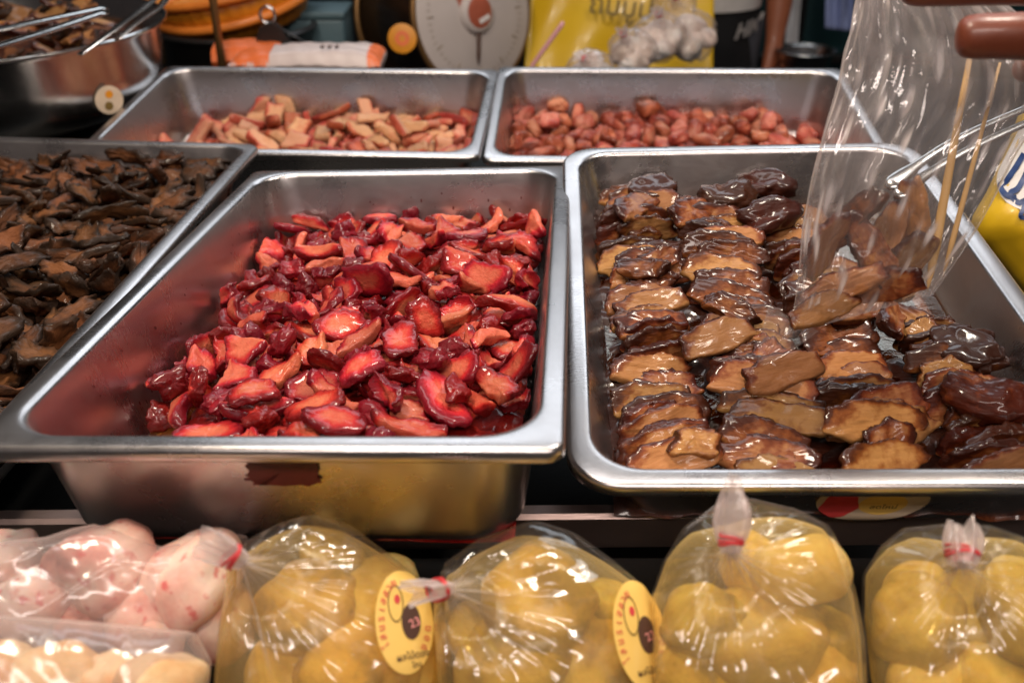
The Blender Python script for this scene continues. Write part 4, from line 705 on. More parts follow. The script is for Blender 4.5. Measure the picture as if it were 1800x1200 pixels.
# ------------------------------------------------------------------ food heaps
def mound(k, h, mx, cx, cy, holes, matname, nm, label, amp=.004, n=70):
    W, L, D, rim = TR[k][:4]; nz = sinnoise(77, .03); V = []; S = []
    for y in np.linspace(-L / 2 + .03, L / 2 - .03, n):
        for x in np.linspace(-W / 2 + .03, W / 2 - .03, n):
            sm = lambda t: t * t * (3 - 2 * t)
            e = sm(min(1, max(0, (W / 2 - mx - abs(x - cx)) / .05))) * sm(min(1, max(0, (L / 2 - mx - abs(y - cy)) / .05)))
            for hx, hy, hr in holes: e *= min(1, max(0, (math.hypot(x - hx, y - hy) - hr * .4) / (hr * .8)))
            q = nz(np.array([x, y, 0])); V.append((x, y, -D + .0012 + (h - .003 + amp * (q - .5)) * e)); S.append(.6 + .3 * q)
    F = [(j * n + i, j * n + i + 1, (j + 1) * n + i + 1, (j + 1) * n + i) for j in range(n - 1) for i in range(n - 1)]
    o = obj(nm, mesh(nm, V, F, matname, {'skin': S}), mw=TM[k]); o['kind'] = 'stuff'; o['label'] = label
def heap(k, shapes, matname, kinds, group, pan):
    """kinds: function(shape index) -> (name, label, category)"""
    meta, rows = POSES[k]; a = np.array(rows).reshape(-1, 8)
    ms = [mesh(kinds(i)[0], V, F, matname, {'skin': S}) for i, (V, F, S) in enumerate(shapes)]
    for r in a:
        i = int(r[0]); q = Quaternion([x / 1000 for x in r[4:]]); q.normalize(); nm, lab, cat = kinds(i)
        o = obj(nm, ms[i], mw=TM[k] @ Matrix.Translation([x / 10000 for x in r[1:4]]) @ q.to_matrix().to_4x4()); 
        ly, lx = r[2] / 10000 / TR[k][1] + .5, r[1] / 10000 / TR[k][0] + .5
        where = 'near the front' if ly < .36 else 'near the back wall' if ly > .64 else 'halfway back'
        side = 'on the left' if lx < .36 else 'on the right' if lx > .64 else 'in the middle'
        tag(o, '%s, %s %s of %s' % (lab, side, where, pan), cat, group)
    return ms, meta
rk = lambda i: ('fruit_slice', 'broad flat red fruit slice', 'fruit slice') if i < 4 or i in (6, 7, 8, 14) else ('fruit_wedge', 'narrow curved red fruit wedge', 'fruit slice') if i in (4, 5, 15) else ('fruit_scrap', 'crumpled dark red fruit scrap', 'fruit scrap')
_, me_ = heap('red', red_shapes(), 'red', rk, 'red fruit pieces in the front pan', 'the red heap')
mound('red', me_['h'], me_['mx'], me_['cx'], me_['cy'], me_['holes'], 'red', 'red_fruit_mass', 'packed red fruit beneath the slices in the front pan')
bk = lambda i: ('brown_slice', 'long glossy brown slice', 'brown slice') if i < 10 else ('brown_lump', 'rounded dark brown glossy lump', 'brown lump') if i > 13 else ('brown_piece', 'short glossy brown end piece', 'brown slice')
bm_, me_ = heap('right', brown_shapes(), 'brown', bk, 'brown slices in the round-cornered pan', 'the round-cornered pan')
mound('right', me_['h'], me_['mx'], me_['cx'], me_['cy'], me_['holes'], 'brown', 'brown_slice_mass', 'packed brown slices beneath the top layer in the round-cornered pan')
sm_, me_ = heap('left', strip_shapes(), 'strip', lambda i: ('dried_strip', 'dark brown wrinkled strip', 'brown strip'), 'dark strips in the left pan', 'the left pan')
mound('left', me_['h'], me_['mx'], me_['cx'], me_['cy'], me_['holes'], 'strip', 'dark_strip_mass', 'packed dark brown strips beneath the top layer in the left pan')
_, me_ = heap('rl', chunk_shapes(), 'chunk', lambda i: ('fruit_chunk', 'pink and tan cut chunk', 'fruit chunk'), 'pink chunks in the back pan', 'its back pan')
mound('rl', me_['h'], me_['mx'], me_['cx'], me_['cy'], me_['holes'], 'chunk', 'pink_chunk_mass', 'packed pink chunks beneath the top layer in the back pan')
_, me_ = heap('rr', plum_shapes(), 'plum', lambda i: ('small_fruit', 'small round reddish brown fruit', 'small fruit'), 'small brown fruit in the back pan', 'its back pan')
mound('rr', me_['h'], me_['mx'], me_['cx'], me_['cy'], me_['holes'], 'plum', 'small_fruit_mass', 'packed small brown fruit beneath the top layer in the back pan')
def liquid(k, inset, z, r, m, nm, label):
    W, L, D, rim = TR[k][:4]; P = rrect(W - 2 * inset, L - 2 * inset, r, 8); n = len(P); rings = 10; V = [(0, 0, z)]; F = []
    for j in range(1, rings + 1):
        for x, y in P: V.append((x * j / rings, y * j / rings, z))
    for i in range(n):
        F.append((0, 1 + i, 1 + (i + 1) % n))
        for j in range(rings - 1): F.append((1 + j * n + i, 1 + (j + 1) * n + i, 1 + (j + 1) * n + (i + 1) % n, 1 + j * n + (i + 1) % n))
    o = obj(nm, mesh(nm, V, F, m), mw=TM[k]); o['kind'] = 'stuff'; o['label'] = label
liquid('red', .0335, -.0745, .028, 'red_syrup', 'red_syrup', 'shallow orange red syrup on the floor of the front pan')
liquid('right', .0325, -.050, .028, 'brown_syrup', 'brown_syrup', 'glossy brown sauce around the slices in the round-cornered pan')
# ------------------------------------------------------------------ tied clear bags
CAM = Vector((0, 0, CAMZ))
def pleat(seed, fr):
    r = np.random.RandomState(seed); f = r.randint(fr[0], fr[1], 9); ph = r.uniform(0, 6.28, 9); am = r.uniform(.4, 1, 9)
    def fn(th, sh=0.0): return sum(a * (1 - 2 * abs(math.sin((k * th + p + sh * (k % 3 - 1)) / 2)) ** .8) for k, p, a in zip(f, ph, am)) / am.sum() * 1.7
    return fn
class Bag:
    def __init__(s, center, sil, neck, Hb, Hn, Bk, up=.35, seed=0):
        s.C = at(*center); s.d = center[2]; v = (CAM - s.C).normalized(); s.n = (v * .85 + Vector((0, 0, up))).normalized()
        s.e1 = (Vector((1, 0, 0)) - s.n * s.n.x).normalized(); s.e2 = s.n.cross(s.e1); s.Hb, s.Hn, s.Bk = Hb, Hn, Bk
        s.N2 = s.p2(*neck) if neck else np.zeros(2); s.pin = bool(neck)
        pts = np.array([s.p2(*q) for q in sil]) - s.N2; nx_ = np.roll(pts, -1, 0); pts = np.concatenate([pts + (nx_ - pts) * f for f in np.linspace(0, 1, 12, endpoint=False)]); a = np.arctan2(pts[:, 1], pts[:, 0]); r = np.hypot(pts[:, 0], pts[:, 1]); o = np.argsort(a); a, r = a[o], r[o]
        g = np.linspace(-PI, PI, 361); R = np.interp(g, np.r_[a - 2 * PI, a, a + 2 * PI], np.r_[r, r, r]); 
        for _ in range(2): R = (np.roll(R, 1) + 2 * R + np.roll(R, -1)) / 4
        R[0] = R[-1] = (R[1] + R[-2]) / 2; s.g, s.R = g, R; s.seed = seed; s.ns = sinnoise(seed + 3, .055); s.ns2 = sinnoise(seed + 8, .014)
    def p2(s, px, py):
        d = (at(px, py, 1) - CAM).normalized(); t = (s.C - CAM).dot(s.n) / d.dot(s.n); q = CAM + d * t - s.C; return np.array([q.dot(s.e1), q.dot(s.e2)])
    def w(s, q, h): return s.C + s.e1 * float(q[0]) + s.e2 * float(q[1]) + s.n * float(h)
    def rad(s, th): return float(np.interp((th + PI) % (2 * PI) - PI, s.g, s.R))
    def h(s, t): return s.Hb * max(0, 1 - t ** 3) ** .5 + (s.Hn * (1 - t) ** 4 - s.Hb * .25 * math.exp(-((t - .22) / .13) ** 2) if s.pin else 0)
    def surf(s, q, lift=0.0):
        d = np.array(q) - s.N2; th = math.atan2(d[1], d[0]); t = min(1, math.hypot(*d) / s.rad(th)); return s.w(q, s.h(t) + lift)
    def film(s, scale=1.0, hs=1.0, nth=260, fold=.0062, wr=1.0, air=0.0):
        f1 = pleat(s.seed, (7, 34)); V = []; A = []; cen = np.zeros(2)
        top = [.012 + .988 * (i / 46) ** 1.35 for i in range(47)] if s.pin else [.0001 + .9999 * (i / 46) for i in range(47)]
        rows = 0
        for t in top:
            for k in range(nth):
                th = 2 * PI * k / nth; R = s.rad(th) * (scale - air * max(0, math.sin(th)) ** 2); F = f1(th, t * 1.6) if s.pin else 0
                q = s.N2 + np.array([math.cos(th), math.sin(th)]) * R * t
                q3 = np.array([q[0], q[1], 0]); nz = float(s.ns(q3)); n2 = float(s.ns2(q3))
                rg_ = (1 - min(1, abs(nz) / .30)) * wr * (1 if scale == 1 else 0) * min(1, (1 - t) * 5)
                hh = s.h(t) * hs + .0013 * rg_ + fold * F * (1 - t) ** .9 * min(1, t * 5) + wr * (.0014 * nz + .0003 * n2) * min(1, (1 - t) * 6) * min(1, t * 3 + (0 if s.pin else 1))
                q = q + np.array([-math.sin(th), math.cos(th)]) * (.0012 * F * (1 - t) if s.pin else 0)
                V.append(s.w(q, hh)); A.append((.40 * (1 - t) ** 4 + 1.35 * max(0, F) ** 1.5 * (1 - t) ** 1.15 if s.pin else 0) + .11 * rg_ ** 2)  # neck haze, plus highlight streaks painted white along pleats and ridges
            rows += 1
        for i in range(1, 13):
            a = i / 12 * PI / 2; t = math.cos(a)
            for k in range(nth):
                th = 2 * PI * k / nth; R = s.rad(th) * (scale - air * max(0, math.sin(th)) ** 2); S = s.N2 + np.array([math.cos(th), math.sin(th)]) * R
                V.append(s.w(cen + (S - cen) * max(t, .001), -s.Bk * hs * math.sin(a))); A.append(.03)
            rows += 1
        F = [(j * nth + k, (j + 1) * nth + k, (j + 1) * nth + (k + 1) % nth, j * nth + (k + 1) % nth) for j in range(rows - 1) for k in range(nth)]
        return V, F, A
    def neck_point(s): return s.w(s.N2, s.h(0) * .97)
def tail_vf(p, d, L, r0, r1, seed, flat=.6, spread=1.0, knob=False):
    f = pleat(seed + 50, (2, 8)); mw = frame(d, (1, 0, .2), p); V = []; F = []; A = []; n, m = 96, 18
    for j in range(m):
        u = j / (m - 1)
        for k in range(n):
            th = 2 * PI * k / n; q = f(th, u * 2.0); r = (r0 + (r1 - r0) * (u ** .75 if not knob else math.sin(min(1, u * 1.02) * PI * .86))) * (1 + (.16 + .28 * u) * q)
            z = L * u * (1 + .18 * u * math.sin(2 * th + seed) + .10 * q * u); V.append(mw @ Vector((r * math.cos(th) * spread, r * math.sin(th) * flat, z))); A.append(.38 + .3 * max(0, q))
    for j in range(m - 1):
        for k in range(n): F.append((j * n + k, j * n + (k + 1) % n, (j + 1) * n + (k + 1) % n, (j + 1) * n + k))
    return V, F, A
def band_on(t, p, d, r, thick=.00065, loops=((0, .0), (.16, .0020), (-.12, -.0012))):
    parts = []
    for tilt, off in loops:
        mw = frame(Vector(d) + Vector((tilt, .0, tilt * .6)), (1, 0, .2), Vector(p) + Vector(d).normalized() * off)
        parts.append(tube([mw @ Vector((r * math.cos(2 * PI * i / 28), r * .8 * math.sin(2 * PI * i / 28), .0004 * math.sin(6 * PI * i / 28))) for i in range(28)], thick, 8, True))
    return obj('rubber_band', mesh('rubber_band', *join(*parts), 'band'), t)
def sticker_on(t, b, c, ax, ay, tilt, lift=.0022):
    c2 = b.p2(*c); sx = ax / FPX * b.d; sy = ay / FPX * b.d; ct, st_ = math.cos(tilt), math.sin(tilt)
    def L(x, y): x, y = x * sx, y * sy; return c2 + np.array([x * ct - y * st_, x * st_ + y * ct])
    def patch(pts, lf, rings=8):
        n = len(pts); cx = np.mean(pts, 0); V = [b.surf(L(*cx), lf)]; F = []
        for j in range(1, rings + 1):
            for p in pts: V.append(b.surf(L(*(cx + (np.array(p) - cx) * j / rings)), lf))
        for i in range(n):
            F.append((0, 1 + i, 1 + (i + 1) % n))
            for j in range(rings - 1): F.append((1 + j * n + i, 1 + (j + 1) * n + i, 1 + (j + 1) * n + (i + 1) % n, 1 + j * n + (i + 1) % n))
        return V, F
    E = lambda cx, cy, a, bb, n=40: [(cx + a * math.cos(2 * PI * i / n), cy + bb * math.sin(2 * PI * i / n)) for i in range(n)]
    k = obj('sticker', mesh('sticker', *patch(E(0, 0, 1, 1, 56), lift), 'label'), t)
    asp = sx / sy
    def glyph(s, x, y, size, rot, m, nm='lettering', lf=.0005):
        V, F = text_vf(s, size, .00002, .003); cr, sr = math.cos(rot), math.sin(rot); ms = max(sx, sy)
        W = [b.surf(L(x + (vx * cr - vy * sr) / 1.0, y + (vx * sr + vy * cr) * asp), lift + lf + vz) for vx, vy, vz in V]; return W, F
    red = []
    for i, ch in enumerate('ไสนรเสสวย'):
        a = math.radians(213 - i * 12.5); red.append(glyph(ch, .80 * math.cos(a), .80 * math.sin(a), .34, a - PI / 2, 'ink_red'))
    for i, ch in enumerate('ดอง'):
        a = math.radians(-12 - i * 14); red.append(glyph(ch, .80 * math.cos(a), .80 * math.sin(a), .34, a + PI / 2, 'ink_red'))
    obj('red_lettering', mesh('red_lettering', *join(*red), 'ink_red', smooth=False), k)
    obj('dark_lettering', mesh('dark_lettering', *join(glyph('ผลไม้ดอง', .22, -.66, .30, .12, 0), glyph('โทร', .34, -.84, .24, .1, 0)), 'ink_dark', smooth=False), k)
    ring = [];  o1 = E(-.28, .34, .27, .36, 40); o2 = E(-.28, .34, .235, .33, 40)
    V = [b.surf(L(*p), lift + .0005) for p in o1 + o2]; F = [(i, (i + 1) % 40, 40 + (i + 1) % 40, 40 + i) for i in range(40)]
    obj('jar_outline', mesh('jar_outline', V, F, 'ink_olive'), k)
    obj('red_spot', mesh('red_spot', *patch(E(-.22, .42, .10, .09, 20), lift + .0005, 2), 'ink_red'), k)
    obj('dark_oval', mesh('dark_oval', *patch(E(.22, -.02, .33, .34, 40), lift + .0005, 4), 'ink_dark'), k)
    obj('pink_lettering', mesh('pink_lettering', *join(glyph('23', .34, -.05, .40, .35, 0, lf=.0009)), 'ink_pink', smooth=False), k)
    return k
FR = {}
def fruit_mesh(matn, i):
    if (matn, i) not in FR:
        V, F, S = blob(.022 * (1 + .12 * math.sin(i * 2.1)), .0185 * (1 + .1 * math.cos(i * 1.7)), .016, 900 + i, {'pale': .17, 'cream': .2, 'white_food': .2}.get(matn, .12), 34, 22, 2.3, .25 if matn == 'yellow' else .1); FR[(matn, i)] = mesh('pickled_fruit', V, F, matn, {'skin': S})
    return FR[(matn, i)]
def put_fruit(lst, d0, matn, name, label, cat, group, seed=0):
    r = random.Random(seed)
    for i, (px, py, rp, dz) in enumerate(lst):
        s = rp / FPX * d0 / .0182
        o = obj(name, fruit_mesh(matn, (i + seed) % 6), mw=Matrix.Translation(at(px, py, d0 + dz)) @ Euler((r.uniform(-.6, .6), r.uniform(-.5, .5), r.uniform(0, 6.28))).to_matrix().to_4x4() @ Matrix.Scale(s, 4)); tag(o, label, cat, group)
BG = 'clear bags of pickled fruit along the front'
def tied_bag(label, center, sil, neck, tail, seed, fruit, fl, Hb=.033, Hn=.022, Bk=.04, film='film', brine='brine', tl=(.023, .0056, .0130), matn='yellow', cat='bag', group=BG, stick=None, up=.12, flat=.6, fgroup='yellow pickled fruit in the front bags', knob=False):
    b = Bag(center, sil, neck, Hb, Hn, Bk, up, seed); t = thing('fruit_bag', label, cat, b.C, group=group); t_inv = Matrix.Translation(-b.C)
    def part(nm, V, F, m, A=None):
        return obj(nm, mesh(nm, [Vector(v) - b.C for v in V], F, m, {'haze_glint': A} if A is not None else None), t)
    V, F, A = b.film(); part('film', V, F, film, A)
    if brine: V, F, A = b.film(.965, .86, 120, 0.0, .6, .34); part('brine', V, F, brine)
    if neck:
        p = b.neck_point(); d = (at(*tail) - p).normalized() if tail else b.n
        V, F, A = tail_vf(p - d * .002, d, tl[0], tl[1], tl[2], seed, flat, 1.0, knob); part('gathered_neck', V, F, 'film_tail', A)
        bo = band_on(None, p + d * .004, d, tl[1] * 1.22); bo.parent = t; bo.matrix_parent_inverse = Matrix.Translation(-b.C)
    if stick:
        k = sticker_on(None, b, *stick); k.parent = t; k.matrix_parent_inverse = Matrix.Translation(-b.C)
    put_fruit(fruit, center[2], matn, 'pickled_fruit', fl, 'pickled fruit', fgroup, seed); return b
tied_bag('stickered clear bag of yellow fruit right beside the pale speckled fruit', (590, 1085, .525),
         [(375, 1230), (385, 1120), (395, 1060), (402, 985), (445, 948), (505, 918), (562, 904), (622, 926), (700, 985), (768, 1040), (788, 1110), (785, 1240), (700, 1330), (560, 1360), (430, 1330)],
         (440, 1010), (398, 972, .475), 11, [(545, 1075, 88, .012), (665, 1050, 70, .02), (640, 1170, 90, .0), (500, 1190, 78, .006), (730, 1150, 62, .02), (585, 980, 52, .03)], 'yellow pickled fruit half in the front bag nearest the speckled fruit', stick=((707, 1098), 50, 86, .10))
tied_bag('clear bag of yellow fruit below the gap between the two front pans', (960, 1090, .525),
         [(775, 1240), (764, 1110), (766, 1045), (785, 990), (850, 945), (945, 914), (1010, 935), (1080, 985), (1136, 1032), (1150, 1100), (1150, 1240), (1080, 1330), (950, 1360), (830, 1330)],
         (800, 1055), (735, 1042, .47), 23, [(950, 1050, 92, .008), (900, 1170, 86, .004), (1040, 1150, 82, .012), (1075, 1070, 60, .02), (830, 1110, 50, .022)], 'yellow pickled fruit half in the front bag under the gap between the pans', stick=((1122, 1118), 48, 90, .12))
tied_bag('bulging clear bag of yellow fruit with tall upright neck and thin red band', (1330, 1065, .515),
         [(1138, 1160), (1140, 1060), (1165, 990), (1200, 930), (1255, 890), (1320, 878), (1400, 896), (1460, 926), (1490, 985), (1508, 1050), (1522, 1130), (1526, 1240), (1440, 1340), (1320, 1360), (1200, 1340), (1145, 1240)],
         (1286, 990), (1290, 868, .478), 37, [(1252, 1088, 72, .010), (1400, 1000, 80, .008), (1340, 1120, 92, .004), (1242, 1182, 76, .006), (1428, 1130, 72, .014), (1330, 1000, 60, .028), (1400, 1200, 80, .0)], 'yellow pickled fruit half in the bulging front bag with the upright neck', tl=(.034, .0048, .0115), flat=.30, knob=True)
tied_bag('clear bag of yellow fruit with short blunt neck, rightmost of the row', (1700, 1075, .515),
         [(1525, 1200), (1514, 1090), (1516, 1010), (1545, 962), (1585, 930), (1660, 922), (1740, 925), (1800, 945), (1870, 1000), (1890, 1100), (1880, 1230), (1800, 1340), (1650, 1350), (1560, 1310)],
         (1688, 1010), (1692, 920, .485), 41, [(1610, 1095, 80, .014), (1720, 1090, 80, .02), (1810, 1060, 86, .0), (1640, 1180, 80, .008), (1760, 1190, 86, .0), (1610, 1030, 48, .03)], 'yellow pickled fruit half in the front bag at the right end', tl=(.021, .0066, .0100), flat=.9, knob=True)
tied_bag('loose clear bag of pale pink speckled round fruit at the left front', (190, 1030, .53),
         [(-80, 1080), (-70, 980), (0, 952), (80, 945), (125, 930), (165, 922), (215, 935), (285, 962), (360, 946), (438, 938), (430, 975), (422, 1050), (395, 1110), (300, 1135), (100, 1145), (-60, 1140)],
         None, None, 53, [(182, 1000, 80, .004), (338, 1015, 76, .006), (255, 1080, 66, .0), (62, 1050, 76, .006), (10, 985, 58, .03), (390, 1085, 58, .012), (160, 1095, 56, .008)], 'pale pink speckled round fruit in the loose bag', film='film_pink', brine=None, matn='pale', Hb=.03, fgroup='pale speckled fruit in the loose bag')
tied_bag('clear bag of cream coloured fruit lying in the bottom left corner', (150, 1215, .455),
         [(-100, 1210), (-90, 1120), (0, 1082), (120, 1090), (250, 1102), (345, 1112), (372, 1160), (362, 1250), (300, 1350), (0, 1350)],
         None, None, 67, [(70, 1205, 78, .004), (190, 1195, 66, .01), (285, 1205, 74, .004), (-20, 1200, 70, .004)], 'cream coloured fruit lump in the bottom left bag', film='film_pink', brine=None, matn='cream', Hb=.03, fgroup='cream fruit in the bottom left bag')

# ------------------------------------------------------------------ bag held over the round-cornered pan
Lc = [(1520, -60), (1500, 30), (1478, 130), (1440, 260), (1412, 390), (1402, 500), (1384, 588)]
Rc = [(1660, -70), (1800, 40), (1835, 180), (1790, 265), (1742, 360), (1694, 440), (1640, 518)]
def crv(P, v):
    x = v * (len(P) - 1); i = min(int(x), len(P) - 2); f = x - i; g = lambda k: np.array(P[min(max(k, 0), len(P) - 1)], float)
    a, b, c, d = g(i - 1), g(i), g(i + 1), g(i + 2); return .5 * (2 * b + (c - a) * f + (2 * a - 5 * b + 4 * c - d) * f * f + (3 * b - a - 3 * c + d) * f ** 3)
hb = thing('carry_bag', 'clear plastic bag held up by a hand, brown slices and wooden skewers inside', 'bag', at(1580, 330, .62))
n1 = sinnoise(201, .30); n2 = sinnoise(202, .11); n3 = sinnoise(203, .9); V = []; A = []; nu, nv = 200, 90
for j in range(nv + 1):
    v = j / nv; l, r = crv(Lc, v), crv(Rc, v); mid, hf = (l + r) / 2, (r - l) / 2; d = .575 + .065 * v; T = .006 + .024 * math.sin(PI * min(1, v * 1.02) ** 1.2)
    T *= 1 if v < .86 else max(.08, (1 - v) / .14)
    for k in range(nu):
        ph = 2 * PI * k / nu; c, s = math.cos(ph), math.sin(ph); e = abs(s) ** .8 * (1 if s > 0 else -1)
        q = np.array([c * .9 + (0 if s > 0 else 3), v * .55, s * .3]); w1, w2, w3 = float(n1(q)), float(n2(q)), float(n3(q))
        up = max(0, 1 - v * 1.5); px = mid + hf * c + np.array([1, .1]) * (w2 * 2.2 * (.4 + up))
        V.append(at(px[0], px[1], d + (-e * T) - .0020 * (1 - min(1, abs(w1) / .25)) + .0020 * w1 * (1 + up) + .0010 * w2 + .004 * w3 * abs(s)))
        rg_ = 1 - min(1, abs(w1) / .25); A.append(.085 + .24 * up + .22 * rg_ ** 2 * (.4 + up) + .22 * max(0, w2) ** 3 + (.12 if abs(c) > .985 else 0) + .18 * max(0, (v - .9) / .1))  # film haze, with ridge highlights painted in as extra whitening
F = [(j * nu + k, j * nu + (k + 1) % nu, (j + 1) * nu + (k + 1) % nu, (j + 1) * nu + k) for j in range(nv) for k in range(nu)]
obj('film', mesh('film', [v - hb.location for v in V], F, 'film_held', {'haze_glint': A}), hb)
# loose tip of the film hanging over the slices
V = []; A = []; F = []
for j in range(24):
    v = j / 23; c = np.array([1395, 560]) * (1 - v) + np.array([1338, 640]) * v; wd_ = 46 * (1 - v) ** .7 + 3
    for k in range(24):
        u = k / 23 * 2 - 1; V.append(at(c[0] + u * wd_ * .9, c[1] + u * wd_ * .45, .632 + .010 * v + .004 * math.sin(u * 7 + v * 3) * (1 - v)) - hb.location); A.append(.10 + .14 * (1 - v) * abs(math.sin(u * 5)))
F = [(j * 24 + k, j * 24 + k + 1, (j + 1) * 24 + k + 1, (j + 1) * 24 + k) for j in range(23) for k in range(23)]
obj('film_tip', mesh('film_tip', V, F, 'film_held', {'haze_glint': A}), hb)
rr_ = random.Random(8)
for i, (px, py, a) in enumerate([(1450, 430, 1.2), (1500, 380, .9), (1560, 420, 1.5), (1480, 500, .4), (1550, 500, .2), (1600, 370, 1.8), (1590, 465, 1.2), (1445, 540, .5), (1530, 440, 2.2)]):
    mw = frame(CAM - at(px, py, .62), (math.cos(a), 0, math.sin(a)), at(px, py, .630 + .008 * rr_.random())) @ Euler((rr_.uniform(-.6, .6), rr_.uniform(-.4, .4), 0)).to_matrix().to_4x4() @ Matrix.Scale(.8, 4)
    tag(obj('brown_slice', bm_[i % 9], mw=mw), 'brown slice inside the bag held in the air', 'brown slice', 'brown slices in the held bag')
for (a, b_, w, lab) in (((1712, 60, .615), (1630, 512, .636), 7.5, 'broad pale wooden skewer in the held bag, its point lowest'), ((1758, 110, .618), (1657, 488, .638), 4.5, 'thinner wooden skewer in the held bag, on the side of the hand')):
    p, q = at(*a), at(*b_); w = w / FPX * .62; vw = (CAM - p).normalized()
    tag(obj('wooden_skewer', mesh('wooden_skewer', *tube([p.lerp(q, t) for t in (0, .3, .6, .82, .9, .96, 1)], [w * x for x in (.55, .75, 1, 1.15, .9, .5, .08)], 12, False, .4, vw), 'wood')), lab, 'skewer')
tg = thing('serving_tongs', 'steel serving tongs reaching into the held bag from the right', 'tongs', at(1700, 265, .66))
for k, (a, m_, b_) in enumerate((((1980, 120, .70), (1700, 236, .66), (1560, 330, .635)), ((1980, 140, .69), (1705, 262, .655), (1575, 345, .63)))):
    P = [Vector(crv([at(*a), at(*m_), at(*b_)], t)) - tg.location for t in np.linspace(0, 1, 14)]
    obj('tong_arm', mesh('tong_arm', *tube(P, [.0032] * 10 + [.004, .006, .0065, .003], 12, False, .35, (0, -.4, 1)), 'steel_plain'), tg)

# ------------------------------------------------------------------ hand holding the bag
def skinned(name, chains, m, parent=None, levels=2):
    """chains: list of [(point, radius), ...]; a chain may start with the (chain, index) of an earlier joint"""
    V = []; E = []; R = []; ids = []
    for ch in chains:
        row = []
        for it in ch:
            if isinstance(it[0], int): row.append(ids[it[0]][it[1]]); continue
            row.append(len(V)); V.append(Vector(it[0])); R.append(it[1])
        E += list(zip(row[:-1], row[1:])); ids.append(row)
    me = bpy.data.meshes.new(name); me.from_pydata(V, E, []); o = obj(name, me, parent); me.materials.append(M[m])
    s = o.modifiers.new('skin', 'SKIN'); s.use_smooth_shade = True; s.branch_smoothing = .6
    sv = me.skin_vertices[0].data
    for i, r in enumerate(R): sv[i].radius = r if hasattr(r, '__len__') else (r, r)
    sv[0].use_root = True; u = o.modifiers.new('sub', 'SUBSURF'); u.levels = u.render_levels = levels; return o
J = lambda px, py, d, r: (at(px, py, d), r)
hand = skinned('hand', [
    [J(2120, 20, .585, .026), J(2010, 20, .565, .024), J(1935, 5, .555, .020)],
    [(0, 0), J(2300, 0, .61, .028), J(2500, -60, .66, .033)],
    [(0, 2), J(1880, -22, .545, .0120), J(1780, -26, .535, .0118), J(1685, -22, .535, .0112), J(1606, -17, .538, .0100), J(1582, -16, .538, .0065)],
    [(0, 1), J(1960, 72, .540, .0155), J(1895, 72, .522, .0138), J(1850, 66, .516, .0128), J(1790, 64, .512, .0141), J(1748, 64, .512, .0126), J(1706, 65, .514, .0134), J(1676, 66, .516, .0092)],
    [(0, 2), J(1900, 40, .585, .0105), J(1850, 88, .592, .0100), J(1806, 122, .582, .0095), J(1790, 124, .578, .0070)],
    [(0, 1), J(1965, 60, .600, .0100), J(1925, 118, .602, .0095), J(1880, 140, .590, .0088), J(1862, 138, .585, .006)],
    [(0, 1), J(2030, 95, .605, .0090), J(1990, 150, .602, .0082), J(1950, 160, .592, .0075), J(1935, 156, .59, .005)],
], 'hand_skin')
tag(hand, 'hand reaching in from the right, thumb and finger pinching the top of the clear bag', 'hand')
# yellow printed bag standing right of the pans
pl = thing('yellow_bag', 'bright yellow plastic bag with bold dark blue lettering beside the round-cornered pan', 'bag', at(1900, 400, .86))
pts = [(1800, 175), (1768, 262), (1735, 338), (1706, 384), (1700, 402), (1740, 452), (1800, 520), (1870, 590), (2100, 640), (2300, 500), (2300, 150)]
pc = np.array([1980, 380.]); V = []; F = []; P_ = np.array(poly(pts, 90)); nr = 16; nn = sinnoise(331, .07); nn2 = sinnoise(332, .02)
def ysurf(px, py):
    q = np.array([px, py]); 
    a = math.atan2(py - pc[1], px - pc[0]); an = np.arctan2(P_[:, 1] - pc[1], P_[:, 0] - pc[0]); rr = np.hypot(P_[:, 0] - pc[0], P_[:, 1] - pc[1]); o_ = np.argsort(an)
    R = np.interp(a, np.r_[an[o_] - 2 * PI, an[o_], an[o_] + 2 * PI], np.r_[rr[o_], rr[o_], rr[o_]]); t = min(1, math.hypot(*(q - pc)) / R)
    w = at(px, py, .9); return at(px, py, .90 - .06 * max(0, 1 - t ** 2.4) ** .5 + .004 * float(nn(np.array(w[:]))) + .0012 * float(nn2(np.array(w[:]))))
for j in range(nr + 1):
    for p in P_: q = pc + (p - pc) * max(.001, j / nr); V.append(ysurf(*q))
n = len(P_); F = [(j * n + i, (j + 1) * n + i, (j + 1) * n + (i + 1) % n, j * n + (i + 1) % n) for j in range(nr) for i in range(n)]
base = len(V)
for j in range(1, 7):
    t = math.cos(j / 6 * PI / 2)
    for p in P_: q = pc + (p - pc) * max(t, .001); V.append(at(q[0], q[1], .90 + .10 * math.sin(j / 6 * PI / 2)))
F += [((nr + j) * n + i, (nr + j + 1) * n + i, (nr + j + 1) * n + (i + 1) % n, (nr + j) * n + (i + 1) % n) for j in range(6) for i in range(n)]
obj('bag_body', mesh('bag_body', [v - pl.location for v in V], F, 'yellow_plastic'), pl)
def ypatch(pts, m, nm, off):
    pts = np.array(pts, float); c = pts.mean(0); n = len(pts); V = []; 
    for j in range(0, 7):
        for p in pts: q = c + (p - c) * max(.001, j / 6); w = ysurf(*q); V.append(w + (CAM - w).normalized() * off - pl.location)
    F = [(j * n + i, (j + 1) * n + i, (j + 1) * n + (i + 1) % n, j * n + (i + 1) % n) for j in range(6) for i in range(n)]; return obj(nm, mesh(nm, V, F, m), pl)
ypatch(poly([(1802, 205), (1772, 265), (1748, 312), (1760, 352), (1800, 372), (1900, 390), (1950, 260), (1880, 190)], 40), 'ink_white', 'print_panel', .0008)
